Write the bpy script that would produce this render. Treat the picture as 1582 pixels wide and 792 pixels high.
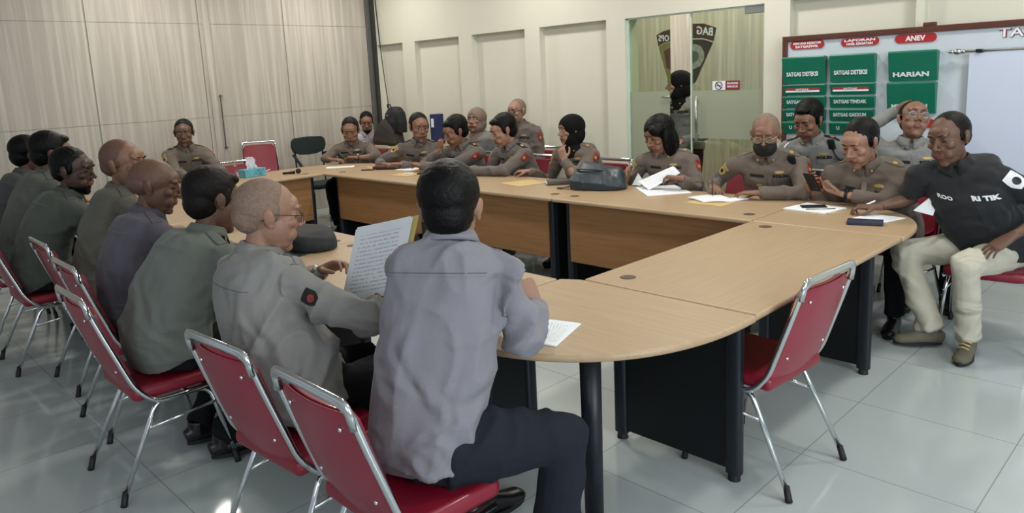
import bpy, bmesh, math, random
from mathutils import Vector, Matrix, noise
from mathutils.bvhtree import BVHTree
random.seed(7)
for o in list(bpy.data.objects): bpy.data.objects.remove(o, do_unlink=True)
S = bpy.context.scene
COL = S.collection
R = math.radians
V = Vector

# ---------------------------------------------------------------- camera
F_PX, CY_PX = 1136.19, 318.915
PITCH, ROLL, YAW, CAM_H = 0.1726596, -0.0471004, -0.7947752, 1.651
def camera():
    cam = bpy.data.cameras.new('camera'); o = bpy.data.objects.new('camera', cam); COL.objects.link(o)
    fw0 = V((math.sin(YAW), math.cos(YAW), 0)); rt0 = V((math.cos(YAW), -math.sin(YAW), 0)); up0 = V((0, 0, 1))
    fw = fw0*math.cos(PITCH) - up0*math.sin(PITCH); up = up0*math.cos(PITCH) + fw0*math.sin(PITCH)
    r3 = rt0*math.cos(ROLL) + up*math.sin(ROLL); u3 = up*math.cos(ROLL) - rt0*math.sin(ROLL)
    m = Matrix((r3, u3, -fw)).transposed().to_4x4(); m.translation = V((0, 0, CAM_H)); o.matrix_world = m
    cam.sensor_fit = 'HORIZONTAL'; cam.sensor_width = 36; cam.lens = F_PX/1582*36
    cam.shift_y = (CY_PX - 396)/1582; cam.clip_start = .05; cam.clip_end = 100
    S.camera = o
camera()

# ---------------------------------------------------------------- light and exposure
S.view_settings.view_transform = 'Standard'; S.view_settings.look = 'None'; S.view_settings.gamma = 1
S.view_settings.use_curve_mapping = False
S.view_settings.exposure = 0.0
W = bpy.data.worlds.new('world'); S.world = W; W.use_nodes = True
bg = W.node_tree.nodes['Background']; bg.inputs[0].default_value = (.80, .90, 1, 1); bg.inputs[1].default_value = .44
def area(name, loc, size, power, color, target):
    d = bpy.data.lights.new(name, 'AREA'); d.shape = 'RECTANGLE'; d.size, d.size_y = size; d.energy = power; d.color = color
    o = bpy.data.objects.new(name, d); COL.objects.link(o); o.location = loc
    o.rotation_euler = (V(target) - V(loc)).to_track_quat('-Z', 'Y').to_euler(); return o
# daylight through the glazed front behind and to the right of the camera
area('daylight_front', (3.4, 1.0, 2.0), (3.0, 2.2), 170, (.86, .94, 1), (-2, 3.0, .6))

area('daylight_rear', (.6, -2.7, 2.2), (2.4, 1.7), 42, (.90, .95, 1), (-2.4, 1.6, .8))

# ---------------------------------------------------------------- materials
def lin(c): return tuple(((x/255)/12.92 if x/255 <= .04045 else ((x/255+.055)/1.055)**2.4) for x in c)
MATS = {}
def mat(name, rgb, rough=.6, metal=0, var=.06, vscale=8, bump=0, bscale=60, coat=0, spec=.5, kind=None, trans=0, sheen=0):
    if name in MATS: return MATS[name]
    m = bpy.data.materials.new(name); m.use_nodes = True; nt = m.node_tree; b = nt.nodes['Principled BSDF']
    c = lin(rgb); b.inputs['Roughness'].default_value = rough; b.inputs['Metallic'].default_value = metal
    b.inputs['Specular IOR Level'].default_value = spec
    if coat: b.inputs['Coat Weight'].default_value = coat; b.inputs['Coat Roughness'].default_value = .08
    if trans: b.inputs['Transmission Weight'].default_value = trans
    if sheen: b.inputs['Sheen Weight'].default_value = sheen
    tc = nt.nodes.new('ShaderNodeTexCoord')
    n = nt.nodes.new('ShaderNodeTexNoise'); n.inputs['Scale'].default_value = vscale; n.inputs['Detail'].default_value = 4
    nt.links.new(tc.outputs['Object'], n.inputs['Vector'])
    r = nt.nodes.new('ShaderNodeValToRGB')
    r.color_ramp.elements[0].position = .3; r.color_ramp.elements[1].position = .7
    r.color_ramp.elements[0].color = (*[x*(1-var) for x in c], 1); r.color_ramp.elements[1].color = (*[min(1, x*(1+var)) for x in c], 1)
    nt.links.new(n.outputs['Fac'], r.inputs['Fac']); nt.links.new(r.outputs['Color'], b.inputs['Base Color'])
    if bump:
        n2 = nt.nodes.new('ShaderNodeTexNoise'); n2.inputs['Scale'].default_value = bscale; n2.inputs['Detail'].default_value = 5
        nt.links.new(tc.outputs['Object'], n2.inputs['Vector'])
        bp = nt.nodes.new('ShaderNodeBump'); bp.inputs['Strength'].default_value = bump; bp.inputs['Distance'].default_value = .01
        nt.links.new(n2.outputs['Fac'], bp.inputs['Height']); nt.links.new(bp.outputs['Normal'], b.inputs['Normal'])
    MATS[name] = m; return m
def wood(name, rgb, rgb2, axis='X', rough=.38, scale=1.0):
    if name in MATS: return MATS[name]
    m = bpy.data.materials.new(name); m.use_nodes = True; nt = m.node_tree; b = nt.nodes['Principled BSDF']
    tc = nt.nodes.new('ShaderNodeTexCoord'); mp = nt.nodes.new('ShaderNodeMapping'); n = nt.nodes.new('ShaderNodeTexNoise')
    s = {'X': (2.2, 38, 38), 'Y': (38, 2.2, 38)}[axis]
    mp.inputs['Scale'].default_value = [q*scale for q in s]; n.inputs['Scale'].default_value = 1.3; n.inputs['Detail'].default_value = 6
    nt.links.new(tc.outputs['Object'], mp.inputs['Vector']); nt.links.new(mp.outputs[0], n.inputs['Vector'])
    r = nt.nodes.new('ShaderNodeValToRGB'); r.color_ramp.elements[0].position = .32; r.color_ramp.elements[1].position = .68
    r.color_ramp.elements[0].color = (*lin(rgb2), 1); r.color_ramp.elements[1].color = (*lin(rgb), 1)
    nt.links.new(n.outputs['Fac'], r.inputs['Fac']); nt.links.new(r.outputs['Color'], b.inputs['Base Color'])
    b.inputs['Roughness'].default_value = rough; MATS[name] = m; return m
def simple(name): return MATS[name]

M_TOPX = wood('beech_laminate_x', (178, 152, 121), (169, 142, 110), 'X')
M_TOPY = wood('beech_laminate_y', (178, 152, 121), (169, 142, 110), 'Y')
M_MODX = wood('beech_panel_x', (150, 108, 67), (136, 95, 56), 'X', .5)
M_MODY = wood('beech_panel_y', (150, 108, 67), (136, 95, 56), 'Y', .5)
M_BLK = mat('black_laminate', (15, 18, 21), .45, var=.1, spec=.3)
M_BLKM = mat('black_powder_steel', (24, 30, 38), .4, var=.08, spec=.35)
M_GROM = mat('brown_plastic', (84, 64, 48), .5)
M_CHR = mat('chrome', (215, 218, 220), .12, metal=1, var=.02)
M_RED = mat('red_vinyl', (126, 14, 38), .42, var=.05, coat=.15)
M_REDS = mat('red_shell', (136, 15, 45), .38, var=.04, coat=.2)
M_RUB = mat('black_rubber', (16, 16, 16), .6)
M_WHITE = mat('white_paper', (226, 230, 234), .8, var=.02)
M_YEL = mat('yellow_folder', (196, 178, 104), .75, var=.05)
M_MANILA = mat('manila_envelope', (200, 172, 118), .75, var=.05)
M_INK = mat('ink', (84, 88, 96), .8)
M_DARK = mat('dark_fabric', (26, 28, 32), .75, bump=.3, bscale=30)
M_BAG = mat('dark_blue_leather', (38, 50, 58), .42, var=.12, bump=.25, bscale=18)
M_GOLD = mat('gold_thread', (186, 158, 96), .5, metal=.3)
M_PATCH = mat('red_patch', (138, 44, 40), .7, var=.3, vscale=60)
M_BLACKT = mat('black_thread', (20, 18, 18), .8)
M_WHITET = mat('white_thread', (220, 222, 224), .8)
M_EYEW = mat('eye_white', (190, 182, 172), .3)
M_EYED = mat('eye_dark', (24, 16, 12), .25)
M_HAIR = mat('black_hair', (9, 8, 8), .42, var=.3, vscale=60, bump=.3, bscale=160, spec=.16)
M_HAIRB = mat('dark_brown_hair', (20, 14, 12), .5, var=.3, vscale=60, bump=.3, bscale=160, spec=.18)
M_GREYH = mat('grey_stubble', (124, 101, 87), .7, var=.2, vscale=90, bump=.2, bscale=200)
M_STUB = mat('shaved_stubble', (98, 69, 55), .5, var=.15, vscale=90, bump=.15, bscale=200)
M_TROU = mat('black_trousers', (18, 19, 23), .85, spec=.2, var=.1, bump=.2, bscale=25)
M_TROUN = mat('dark_navy_trousers', (30, 34, 43), .85, spec=.2, var=.1, bump=.25, bscale=25)
M_KHAKI = None
M_SHOE = mat('black_leather', (14, 14, 15), .3)
M_BOOT = mat('olive_suede', (98, 94, 78), .85, var=.12, bump=.3)
M_HIJ = mat('black_hijab', (13, 11, 12), .85, spec=.2, var=.1, bump=.1, bscale=12)
M_HIJT = mat('taupe_hijab', (122, 104, 94), .8, var=.08)
def skin(name, rgb): return mat('skin_'+name, rgb, .5, var=.06, vscale=14, bump=.06, bscale=120)
SK1 = skin('tan', (130, 93, 73)); SK2 = skin('brown', (100, 70, 55)); SK3 = skin('deep_brown', (72, 50, 41)); SK4 = skin('light', (150, 112, 92))
M_LIP = mat('lips', (112, 66, 58), .5)
def cloth(name, rgb, fold=.8):
    new = 'cloth_'+name not in MATS; m = mat('cloth_'+name, rgb, .85, var=.06, vscale=5, bump=.18, bscale=60, sheen=.1)
    if new:
        nt = m.node_tree; bp = [n for n in nt.nodes if n.type == 'BUMP'][0]; tc = [n for n in nt.nodes if n.type == 'TEX_COORD'][0]
        mp = nt.nodes.new('ShaderNodeMapping'); mp.inputs['Scale'].default_value = (1, 1, 1.6); mp.inputs['Rotation'].default_value = (.5, .4, 0)
        n = nt.nodes.new('ShaderNodeTexNoise'); n.noise_type = 'RIDGED_MULTIFRACTAL'; n.inputs['Scale'].default_value = 4.5; n.inputs['Detail'].default_value = 2.5; n.inputs['Distortion'].default_value = 1.2
        nt.links.new(tc.outputs['Object'], mp.inputs['Vector']); nt.links.new(mp.outputs[0], n.inputs['Vector'])
        b2 = nt.nodes.new('ShaderNodeBump'); b2.inputs['Strength'].default_value = fold; b2.inputs['Distance'].default_value = .035
        nt.links.new(n.outputs['Fac'], b2.inputs['Height']); nt.links.new(b2.outputs['Normal'], bp.inputs['Normal'])
    return m

M_KHAKI = cloth('khaki_cotton', (186, 181, 164), 1.0)

# ---------------------------------------------------------------- mesh helpers
def tag(o, label=None, cat=None, group=None, kind=None):
    if label: o['label'] = label
    if cat: o['category'] = cat
    if group: o['group'] = group
    if kind: o['kind'] = kind
    return o
def thing(name, label, cat, loc=(0, 0, 0), rz=0, group=None):
    o = bpy.data.objects.new(name, None); COL.objects.link(o); o.location = loc; o.rotation_euler = (0, 0, rz)
    o.empty_display_size = .1
    return tag(o, label, cat, group)
def link(name, me, m, parent=None, world=False, smooth=False):
    o = bpy.data.objects.new(name, me); COL.objects.link(o)
    if m is not None:
        for q in (m if isinstance(m, (list, tuple)) else [m]): me.materials.append(q)
    if smooth:
        for p in me.polygons: p.use_smooth = True
    if parent is not None:
        if world:                                   # data is in world coordinates
            par = parent; mw = Matrix.Identity(4); chain = []
            while par is not None: chain.append(par); par = par.parent
            for q in reversed(chain): mw = mw @ (Matrix.Translation(q.location) @ q.rotation_euler.to_matrix().to_4x4())
            me.transform(mw.inverted())
        o.parent = parent
    return o
def obj(name, bm, m, parent=None, smooth=False, world=False, bevel=0, seg=2, angle=True):
    me = bpy.data.meshes.new(name); bmesh.ops.recalc_face_normals(bm, faces=bm.faces[:]); bm.to_mesh(me); bm.free()
    o = link(name, me, m, parent, world, smooth)
    if bevel:
        b = o.modifiers.new('bevel', 'BEVEL'); b.width = bevel; b.segments = seg; b.limit_method = 'ANGLE'; b.angle_limit = R(35)
        if not smooth:
            for p in me.polygons: p.use_smooth = True
        wn = o.modifiers.new('wn', 'WEIGHTED_NORMAL'); wn.keep_sharp = True
    return o
def NB(): return bmesh.new()
def box(bm, c, s, rot=None, mi=0):
    r = bmesh.ops.create_cube(bm, size=1); vs = r['verts']
    M = Matrix.Translation(c) @ (rot.to_4x4() if rot is not None else Matrix.Identity(4)) @ Matrix.Diagonal((*s, 1))
    bmesh.ops.transform(bm, matrix=M, verts=vs)
    for f in {f for v in vs for f in v.link_faces}: f.material_index = mi
    return vs
def bb(bm, a, b, mi=0):
    a, b = V(a), V(b); return box(bm, (a+b)/2, [abs(q) for q in (b-a)], mi=mi)
def ell(bm, c, r, rot=None, sub=2):
    q = bmesh.ops.create_icosphere(bm, subdivisions=sub, radius=1); M = Matrix.Translation(c) @ (rot.to_4x4() if rot is not None else Matrix.Identity(4)) @ Matrix.Diagonal((*r, 1))
    bmesh.ops.transform(bm, matrix=M, verts=q['verts']); return q['verts']
def ellm(bm, M, c, r, e=(0, 0, 0), sub=2):
    q = bmesh.ops.create_icosphere(bm, subdivisions=sub, radius=1)
    from mathutils import Euler
    T = M @ Matrix.Translation(c) @ Euler([R(x) for x in e]).to_matrix().to_4x4() @ Matrix.Diagonal((*r, 1))
    bmesh.ops.transform(bm, matrix=T, verts=q['verts'])
def loft(bm, pts, rads, side=None, seg=14, caps=True, power=2):
    """tube through pts with (a,b) half sizes: a along side, b along the depth"""
    n = len(pts); pts = [V(p) for p in pts]; rings = []; rads = (list(rads) + [rads[-1]]*n)[:n]
    prev = None
    for i, p in enumerate(pts):
        t = (pts[min(i+1, n-1)] - pts[max(i-1, 0)]).normalized()
        s = V(side) if side is not None else (prev if prev is not None else (V((0, 0, 1)) if abs(t.z) < .9 else V((1, 0, 0))).cross(t))
        s = (s - t*s.dot(t))
        if s.length < 1e-5: s = t.orthogonal()
        s.normalize(); prev = s; d = t.cross(s)
        a, b = rads[i] if isinstance(rads[i], (tuple, list)) else (rads[i], rads[i])
        ring = []
        for k in range(seg):
            u = 2*math.pi*k/seg; cu, su = math.cos(u), math.sin(u)
            cu = math.copysign(abs(cu)**(2/power), cu); su = math.copysign(abs(su)**(2/power), su)
            ring.append(bm.verts.new(p + s*a*cu + d*b*su))
        rings.append(ring)
    for i in range(n-1):
        for k in range(seg):
            k2 = (k+1) % seg; bm.faces.new((rings[i][k], rings[i][k2], rings[i+1][k2], rings[i+1][k]))
    if caps:
        bm.faces.new(rings[0][::-1]); bm.faces.new(rings[-1])
    return rings
def capsule(bm, a, b, ra, rb, seg=10):
    a, b = V(a), V(b); d = (b-a).normalized()
    pts = [a-d*ra*.95, a-d*ra*.6, a, b, b+d*rb*.6, b+d*rb*.95]
    loft(bm, pts, [ra*.3, ra*.8, ra, rb, rb*.8, rb*.3], seg=seg)
def smoothpath(pts, k=6, closed=False):
    P = [V(p) for p in pts]; out = []; n = len(P)
    rng = range(n if closed else n-1)
    for i in rng:
        p0 = P[(i-1) % n] if closed or i > 0 else P[0]*2-P[1]; p1 = P[i]; p2 = P[(i+1) % n]
        p3 = P[(i+2) % n] if closed or i+2 < n else P[-1]*2-P[-2]
        for j in range(k):
            t = j/k; out.append(.5*((2*p1) + (p2-p0)*t + (2*p0-5*p1+4*p2-p3)*t*t + (3*p1-p0-3*p2+p3)*t**3))
    if not closed: out.append(P[-1])
    return out
def fillet(pts, r, k=5):
    P = [V(p) for p in pts]; out = [P[0]]
    for i in range(1, len(P)-1):
        a = (P[i-1]-P[i]); b = (P[i+1]-P[i]); la, lb = a.length, b.length; q = min(r, la*.45, lb*.45)
        s, e = P[i]+a.normalized()*q, P[i]+b.normalized()*q
        for j in range(k+1):
            t = j/k; out.append(s*(1-t)**2 + P[i]*2*t*(1-t) + e*t*t)
    out.append(P[-1]); return out
def lathe(bm, prof, seg=24, M=None):
    rings = []
    for (r, z) in prof:
        rings.append([bm.verts.new((M or Matrix.Identity(4)) @ V((r*math.cos(2*math.pi*k/seg), r*math.sin(2*math.pi*k/seg), z))) for k in range(seg)])
    for i in range(len(rings)-1):
        for k in range(seg): bm.faces.new((rings[i][k], rings[i][(k+1) % seg], rings[i+1][(k+1) % seg], rings[i+1][k]))
    bm.faces.new(rings[0][::-1]); bm.faces.new(rings[-1])
def prism(bm, poly, z0, z1, mi=0):
    a = [bm.verts.new((x, y, z0)) for x, y in poly]; b = [bm.verts.new((x, y, z1)) for x, y in poly]; n = len(poly)
    fs = [bm.faces.new(a[::-1]), bm.faces.new(b)]
    for i in range(n): fs.append(bm.faces.new((a[i], a[(i+1) % n], b[(i+1) % n], b[i])))
    for f in fs: f.material_index = mi
def remesh(bm, voxel, smooth=2, fac=.5):
    me = bpy.data.meshes.new('tmp'); bmesh.ops.recalc_face_normals(bm, faces=bm.faces[:]); bm.to_mesh(me); bm.free()
    o = bpy.data.objects.new('tmp', me); COL.objects.link(o)
    m = o.modifiers.new('r', 'REMESH'); m.mode = 'VOXEL'; m.voxel_size = voxel; m.use_smooth_shade = True
    if smooth:
        s = o.modifiers.new('s', 'SMOOTH'); s.factor = fac; s.iterations = smooth
    dg = bpy.context.evaluated_depsgraph_get(); dg.update()
    r = bpy.data.meshes.new_from_object(o.evaluated_get(dg)); bpy.data.objects.remove(o, do_unlink=True); bpy.data.meshes.remove(me)
    r.materials.clear()
    for p in r.polygons: p.use_smooth = True
    return r
def wrinkle(me, amp, freq=9, seed=0, foci=()):
    """folds in cloth: ridged noise, stronger near joints (foci: point, radius, strength)"""
    me.update(); off = V((seed*3.1, seed*1.7, seed*.9))
    nn = [v.normal.copy() for v in me.vertices]
    A, B = V((.35, .25, .9)).normalized(), V((-.75, .45, .45)).normalized()
    for v, n in zip(me.vertices, nn):
        p = v.co
        w = noise.noise(p*2.6 + off)*.09; g = noise.noise(p*3.7 - off)*.05; pw = p + V((w, g, -w))
        qa = (pw - A*(pw.dot(A)*.72))*freq + off; qb = (pw - B*(pw.dot(B)*.72))*freq*1.15 - off
        ra = max(0, 1-abs(noise.noise(qa))*3.0)**1.6; rb = max(0, 1-abs(noise.noise(qb))*3.0)**1.6
        k = .5
        for (c, rad, st) in foci:
            d = (p-c).length/rad
            if d < 1: k += st*(1-d)
        ma = max(0, .45+1.1*noise.noise(p*3.3+off*2)); mb = max(0, .45+1.1*noise.noise(p*3.3-off*2))
        v.co = p + n*amp*k*(ra*ma + rb*mb - .22)*.8
def mesh_bvh(me):
    return BVHTree.FromPolygons([v.co for v in me.vertices], [p.vertices[:] for p in me.polygons])
def proj_pt(bvh, p, n, lift, maxd=.5):
    h = bvh.ray_cast(p + n*.09, -n, maxd)
    if h[0] is None:
        h = bvh.find_nearest(p)
    return h[0] + n*lift if h[0] is not None else p
def decal(name, bvh, c, u, v, n, w, h, m, parent, lift=.0025, shape='rect', nx=6, ny=5, label=None):
    """small patch laid on the cloth, 2 mm thick"""
    bm = NB(); grid = {}
    for i in range(nx+1):
        for j in range(ny+1):
            a, b = i/nx*2-1, j/ny*2-1
            if shape == 'round': 
                a2 = a*math.sqrt(1-b*b/2); b2 = b*math.sqrt(1-a*a/2); a, b = a2, b2
            elif shape == 'shield':
                a = a*(1 - .45*max(0, -b)**1.5)*(1-.1*max(0, b))
            p = c + u*(a*w/2) + v*(b*h/2)
            grid[i, j] = bm.verts.new(proj_pt(bvh, p, n, lift))
    low = {k: bm.verts.new(q.co - n*(lift+.002)) for k, q in grid.items()}
    for i in range(nx):
        for j in range(ny):
            bm.faces.new((grid[i, j], grid[i+1, j], grid[i+1, j+1], grid[i, j+1]))
            bm.faces.new((low[i, j+1], low[i+1, j+1], low[i+1, j], low[i, j]))
    for i in range(nx):
        bm.faces.new((low[i, 0], low[i+1, 0], grid[i+1, 0], grid[i, 0])); bm.faces.new((grid[i, ny], grid[i+1, ny], low[i+1, ny], low[i, ny]))
    for j in range(ny):
        bm.faces.new((grid[0, j], grid[0, j+1], low[0, j+1], low[0, j])); bm.faces.new((low[nx, j], low[nx, j+1], grid[nx, j+1], grid[nx, j]))
    o = obj(name, bm, m, parent, world=True, smooth=False)
    if label: o['label'] = label
    return o
TXT = {}
def text_mesh(s, size=1, extrude=.02, bold=.02):
    k = (s, size, extrude, bold)
    if k not in TXT:
        cu = bpy.data.curves.new('t', 'FONT'); cu.body = s; cu.size = size; cu.extrude = extrude; cu.offset = bold
        cu.align_x = 'CENTER'; cu.align_y = 'CENTER'; cu.resolution_u = 2
        o = bpy.data.objects.new('t', cu); COL.objects.link(o); dg = bpy.context.evaluated_depsgraph_get(); dg.update()
        TXT[k] = bpy.data.meshes.new_from_object(o.evaluated_get(dg)); bpy.data.objects.remove(o, do_unlink=True)
    return TXT[k].copy()
def text_on(name, s, c, u, v, w, h, m, parent=None, bold=.02, world=True, depth=.003, fit=True):
    """lettering w wide and h high on a flat face at c, u to the right and v up"""
    me = text_mesh(s, 1, .02, bold); me.materials.clear()
    xs = [q.co.x for q in me.vertices]; ys = [q.co.y for q in me.vertices]
    sx = w/(max(xs)-min(xs)); sy = h/(max(ys)-min(ys)); cx, cy = (max(xs)+min(xs))/2, (max(ys)+min(ys))/2
    n = V(u).cross(V(v)).normalized()
    for q in me.vertices:
        q.co = V(c) + V(u)*((q.co.x-cx)*sx) + V(v)*((q.co.y-cy)*sy) + n*(q.co.z/.02*depth/2)
    return link(name, me, m, parent, world=world)
def text_wrap(name, s, bvh, c, u, v, n, w, h, m, parent, bold=.02):
    me = text_mesh(s, 1, .02, bold); me.materials.clear()
    xs = [q.co.x for q in me.vertices]; ys = [q.co.y for q in me.vertices]
    sx = w/(max(xs)-min(xs)); sy = h/(max(ys)-min(ys)); cx, cy = (max(xs)+min(xs))/2, (max(ys)+min(ys))/2
    for q in me.vertices:
        p = V(c) + V(u)*((q.co.x-cx)*sx) + V(v)*((q.co.y-cy)*sy)
        q.co = proj_pt(bvh, p, n, .004 + (.001 if q.co.z > 0 else -.002))
    return link(name, me, m, parent, world=True)
def dup(root, loc=None, rz=None, label=None, group=None):
    r = root.copy(); COL.objects.link(r)
    if loc is not None: r.location = loc
    if rz is not None: r.rotation_euler = (0, 0, rz)
    if label: r['label'] = label
    if group: r['group'] = group
    for ch in list(root.children):
        c = ch.copy(); COL.objects.link(c); c.parent = r
        for g in list(ch.children):
            d = g.copy(); COL.objects.link(d); d.parent = c
    return r
def struct(name, bm, m, parent=None, **k):
    o = obj(name, bm, m, parent, **k); o['kind'] = 'structure' if parent is None else o.get('kind', 'structure'); return o

# ---------------------------------------------------------------- the room
YW, XP, CEIL = 6.2, -9.0, 3.3
def floor_mat():
    m = bpy.data.materials.new('floor_tile'); m.use_nodes = True; nt = m.node_tree; b = nt.nodes['Principled BSDF']
    tc = nt.nodes.new('ShaderNodeTexCoord'); sp = nt.nodes.new('ShaderNodeSeparateXYZ'); nt.links.new(tc.outputs['Object'], sp.inputs[0])
    def line(ax, off):
        a = nt.nodes.new('ShaderNodeMath'); a.operation = 'SUBTRACT'; nt.links.new(sp.outputs[ax], a.inputs[0]); a.inputs[1].default_value = off - 65.5
        d = nt.nodes.new('ShaderNodeMath'); d.operation = 'DIVIDE'; nt.links.new(a.outputs[0], d.inputs[0]); d.inputs[1].default_value = .655
        f = nt.nodes.new('ShaderNodeMath'); f.operation = 'FRACT'; nt.links.new(d.outputs[0], f.inputs[0])
        g = nt.nodes.new('ShaderNodeMath'); g.operation = 'LESS_THAN'; nt.links.new(f.outputs[0], g.inputs[0]); g.inputs[1].default_value = .006
        return g
    gx, gy = line(0, -.602), line(1, 2.905)
    mx = nt.nodes.new('ShaderNodeMath'); mx.operation = 'MAXIMUM'; nt.links.new(gx.outputs[0], mx.inputs[0]); nt.links.new(gy.outputs[0], mx.inputs[1])
    n = nt.nodes.new('ShaderNodeTexNoise'); n.inputs['Scale'].default_value = 1.6; n.inputs['Detail'].default_value = 6; nt.links.new(tc.outputs['Object'], n.inputs['Vector'])
    r = nt.nodes.new('ShaderNodeValToRGB'); r.color_ramp.elements[0].color = (*lin((172, 181, 181)), 1); r.color_ramp.elements[1].color = (*lin((186, 194, 193)), 1)
    nt.links.new(n.outputs['Fac'], r.inputs['Fac'])
    mix = nt.nodes.new('ShaderNodeMix'); mix.data_type = 'RGBA'; nt.links.new(mx.outputs[0], mix.inputs['Factor']); nt.links.new(r.outputs['Color'], mix.inputs['A'])
    mix.inputs['B'].default_value = (*lin((134, 140, 138)), 1); nt.links.new(mix.outputs['Result'], b.inputs['Base Color'])
    b.inputs['Roughness'].default_value = .11; b.inputs['Specular IOR Level'].default_value = .5
    return m
bm = NB(); bb(bm, (-9.2, -3.2, -.06), (3.6, 9.0, 0)); struct('floor', bm, floor_mat())
M_WALL = mat('cream_wall_paint', (214, 212, 196), .7, var=.015, vscale=3)
M_CEIL = mat('white_ceiling_paint', (220, 220, 214), .8, var=.01)
def partition_mat(name='streaked_partition_laminate', hue=(176, 168, 157), hue2=(197, 190, 178)):
    m = bpy.data.materials.new(name); m.use_nodes = True; nt = m.node_tree; b = nt.nodes['Principled BSDF']
    tc = nt.nodes.new('ShaderNodeTexCoord'); mp = nt.nodes.new('ShaderNodeMapping'); mp.inputs['Scale'].default_value = (16, 16, .55)
    n = nt.nodes.new('ShaderNodeTexNoise'); n.inputs['Scale'].default_value = 1.4; n.inputs['Detail'].default_value = 5; n.inputs['Distortion'].default_value = .15
    nt.links.new(tc.outputs['Object'], mp.inputs['Vector']); nt.links.new(mp.outputs[0], n.inputs['Vector'])
    r = nt.nodes.new('ShaderNodeValToRGB'); r.color_ramp.elements[0].position = .42; r.color_ramp.elements[1].position = .66
    r.color_ramp.elements[0].color = (*lin(hue), 1); r.color_ramp.elements[1].color = (*lin(hue2), 1)
    nt.links.new(n.outputs['Fac'], r.inputs['Fac']); nt.links.new(r.outputs['Color'], b.inputs['Base Color']); b.inputs['Roughness'].default_value = .45
    return m
M_PART = partition_mat()
M_PARTG = mat('partition_joint', (150, 142, 130), .6)
# partition wall: panels 1.2 m wide with fine joints
bm = NB(); bb(bm, (XP-.12, -3.2, 0), (XP-.006, YW, CEIL)); 
ys = [-3.2, -2.3, -1.1, .1, 1.31, 2.52, 3.74, 4.84, 6.12]; zs = [0, .25, 1.35, 2.46, CEIL]
pw = struct('wall_left', bm, M_PARTG)
bm = NB()
for i in range(len(ys)-1):
    for k in range(len(zs)-1):
        g = .006 if i else 0
        bb(bm, (XP-.02, ys[i]+.008, zs[k]+.0022), (XP, ys[i+1]-.008, zs[k+1]-.0022))
obj('partition_panel', bm, M_PART, pw)['kind'] = 'structure'
bm = NB(); bb(bm, (XP-.01, 3.79, 0), (XP+.014, 3.87, CEIL)); o = struct('trim_1', bm, M_PART)
bm = NB(); bb(bm, (XP-.004, 3.90, .95), (XP+.02, 3.908, 1.62)); box(bm, (XP+.015, 3.9075, .97), (.03, .03, .02)); box(bm, (XP+.015, 3.9075, 1.60), (.03, .03, .02))
tag(obj('door_handle', bm, mat('dull_steel', (120, 118, 112), .4, metal=.7)), 'thin vertical pull handle on the streaked partition wall behind the officers', 'handle')
bm = NB(); box(bm, (XP+.012, 1.05, 1.5), (.024, .16, .03)); tag(obj('wall_label', bm, M_WHITE), 'small white sticker strip high on the streaked partition at far left', 'sticker')
# corner channel
bm = NB(); bb(bm, (XP, 6.10, 0), (XP+.05, 6.2, CEIL)); struct('trim_2', bm, mat('grey_aluminium', (112, 112, 108), .4, metal=.4))
bm = NB(); bb(bm, (XP+.052, 6.15, 0), (XP+.10, 6.2, CEIL)); struct('trim_3', bm, mat('dark_aluminium', (60, 60, 58), .4, metal=.3))
# back wall with recessed niches and the glazed opening
NICHE = [(-8.9, -8.3), (-8.03, -7.13), (-6.89, -5.98), (-5.75, -4.81)]
DX0, DX1, DZ = -4.574, -3.088, 2.185
bm = NB(); D = .09
bb(bm, (XP, YW+D, 0), (DX0, YW+.22, CEIL)); bb(bm, (DX1, YW+D, 0), (3.6, YW+.22, CEIL)); bb(bm, (DX0, YW, DZ), (DX1, YW+.22, CEIL))
edges = [XP] + [q for n in NICHE for q in n] + [DX0]
for i in range(0, len(edges), 2): bb(bm, (edges[i], YW, 0), (edges[i+1], YW+D, CEIL))
for a, b in NICHE: bb(bm, (a, YW, 2.195), (b, YW+D, CEIL))
RN = [(-2.857, -1.88, 2.188), (-1.82, -.8, 2.08), (-.74, .3, 2.08)]
bb(bm, (DX1, YW, 0), (RN[0][0], YW+D, CEIL)); bb(bm, (RN[0][1], YW, 0), (RN[1][0], YW+D, CEIL)); bb(bm, (RN[1][1], YW, 0), (RN[2][0], YW+D, CEIL)); bb(bm, (RN[2][1], YW, 0), (3.6, YW+D, CEIL))
for a, b, z in RN: bb(bm, (a, YW, 2.188), (b, YW+D, CEIL))
struct('wall_back', bm, M_WALL)
bm = NB(); bb(bm, (-9.2, -3.2, CEIL), (3.6, 9.0, CEIL+.1)); struct('ceiling', bm, M_CEIL)
bm = NB(); bb(bm, (XP-.2, 8.3, 0), (3.6, 8.4, CEIL)); struct('wall_far', bm, partition_mat('curtain_stripe', (170, 162, 152), (196, 188, 176)))
bm = NB(); bb(bm, (-7.0, YW+.22, 0), (-6.9, 8.3, CEIL)); struct('wall_side', bm, M_WALL)
# black cable in the corner
bm = NB(); loft(bm, smoothpath([(-8.86, 6.17, 3.25), (-8.83, 6.17, 2.9), (-8.79, 6.17, 2.3), (-8.73, 6.17, 1.7), (-8.66, 6.17, 1.2), (-8.62, 6.17, .9)]), [.007]*31, seg=6)
tag(obj('cable', bm, M_RUB, smooth=True), 'thin dark cable running down the cream wall in the far corner', 'cable')

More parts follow.
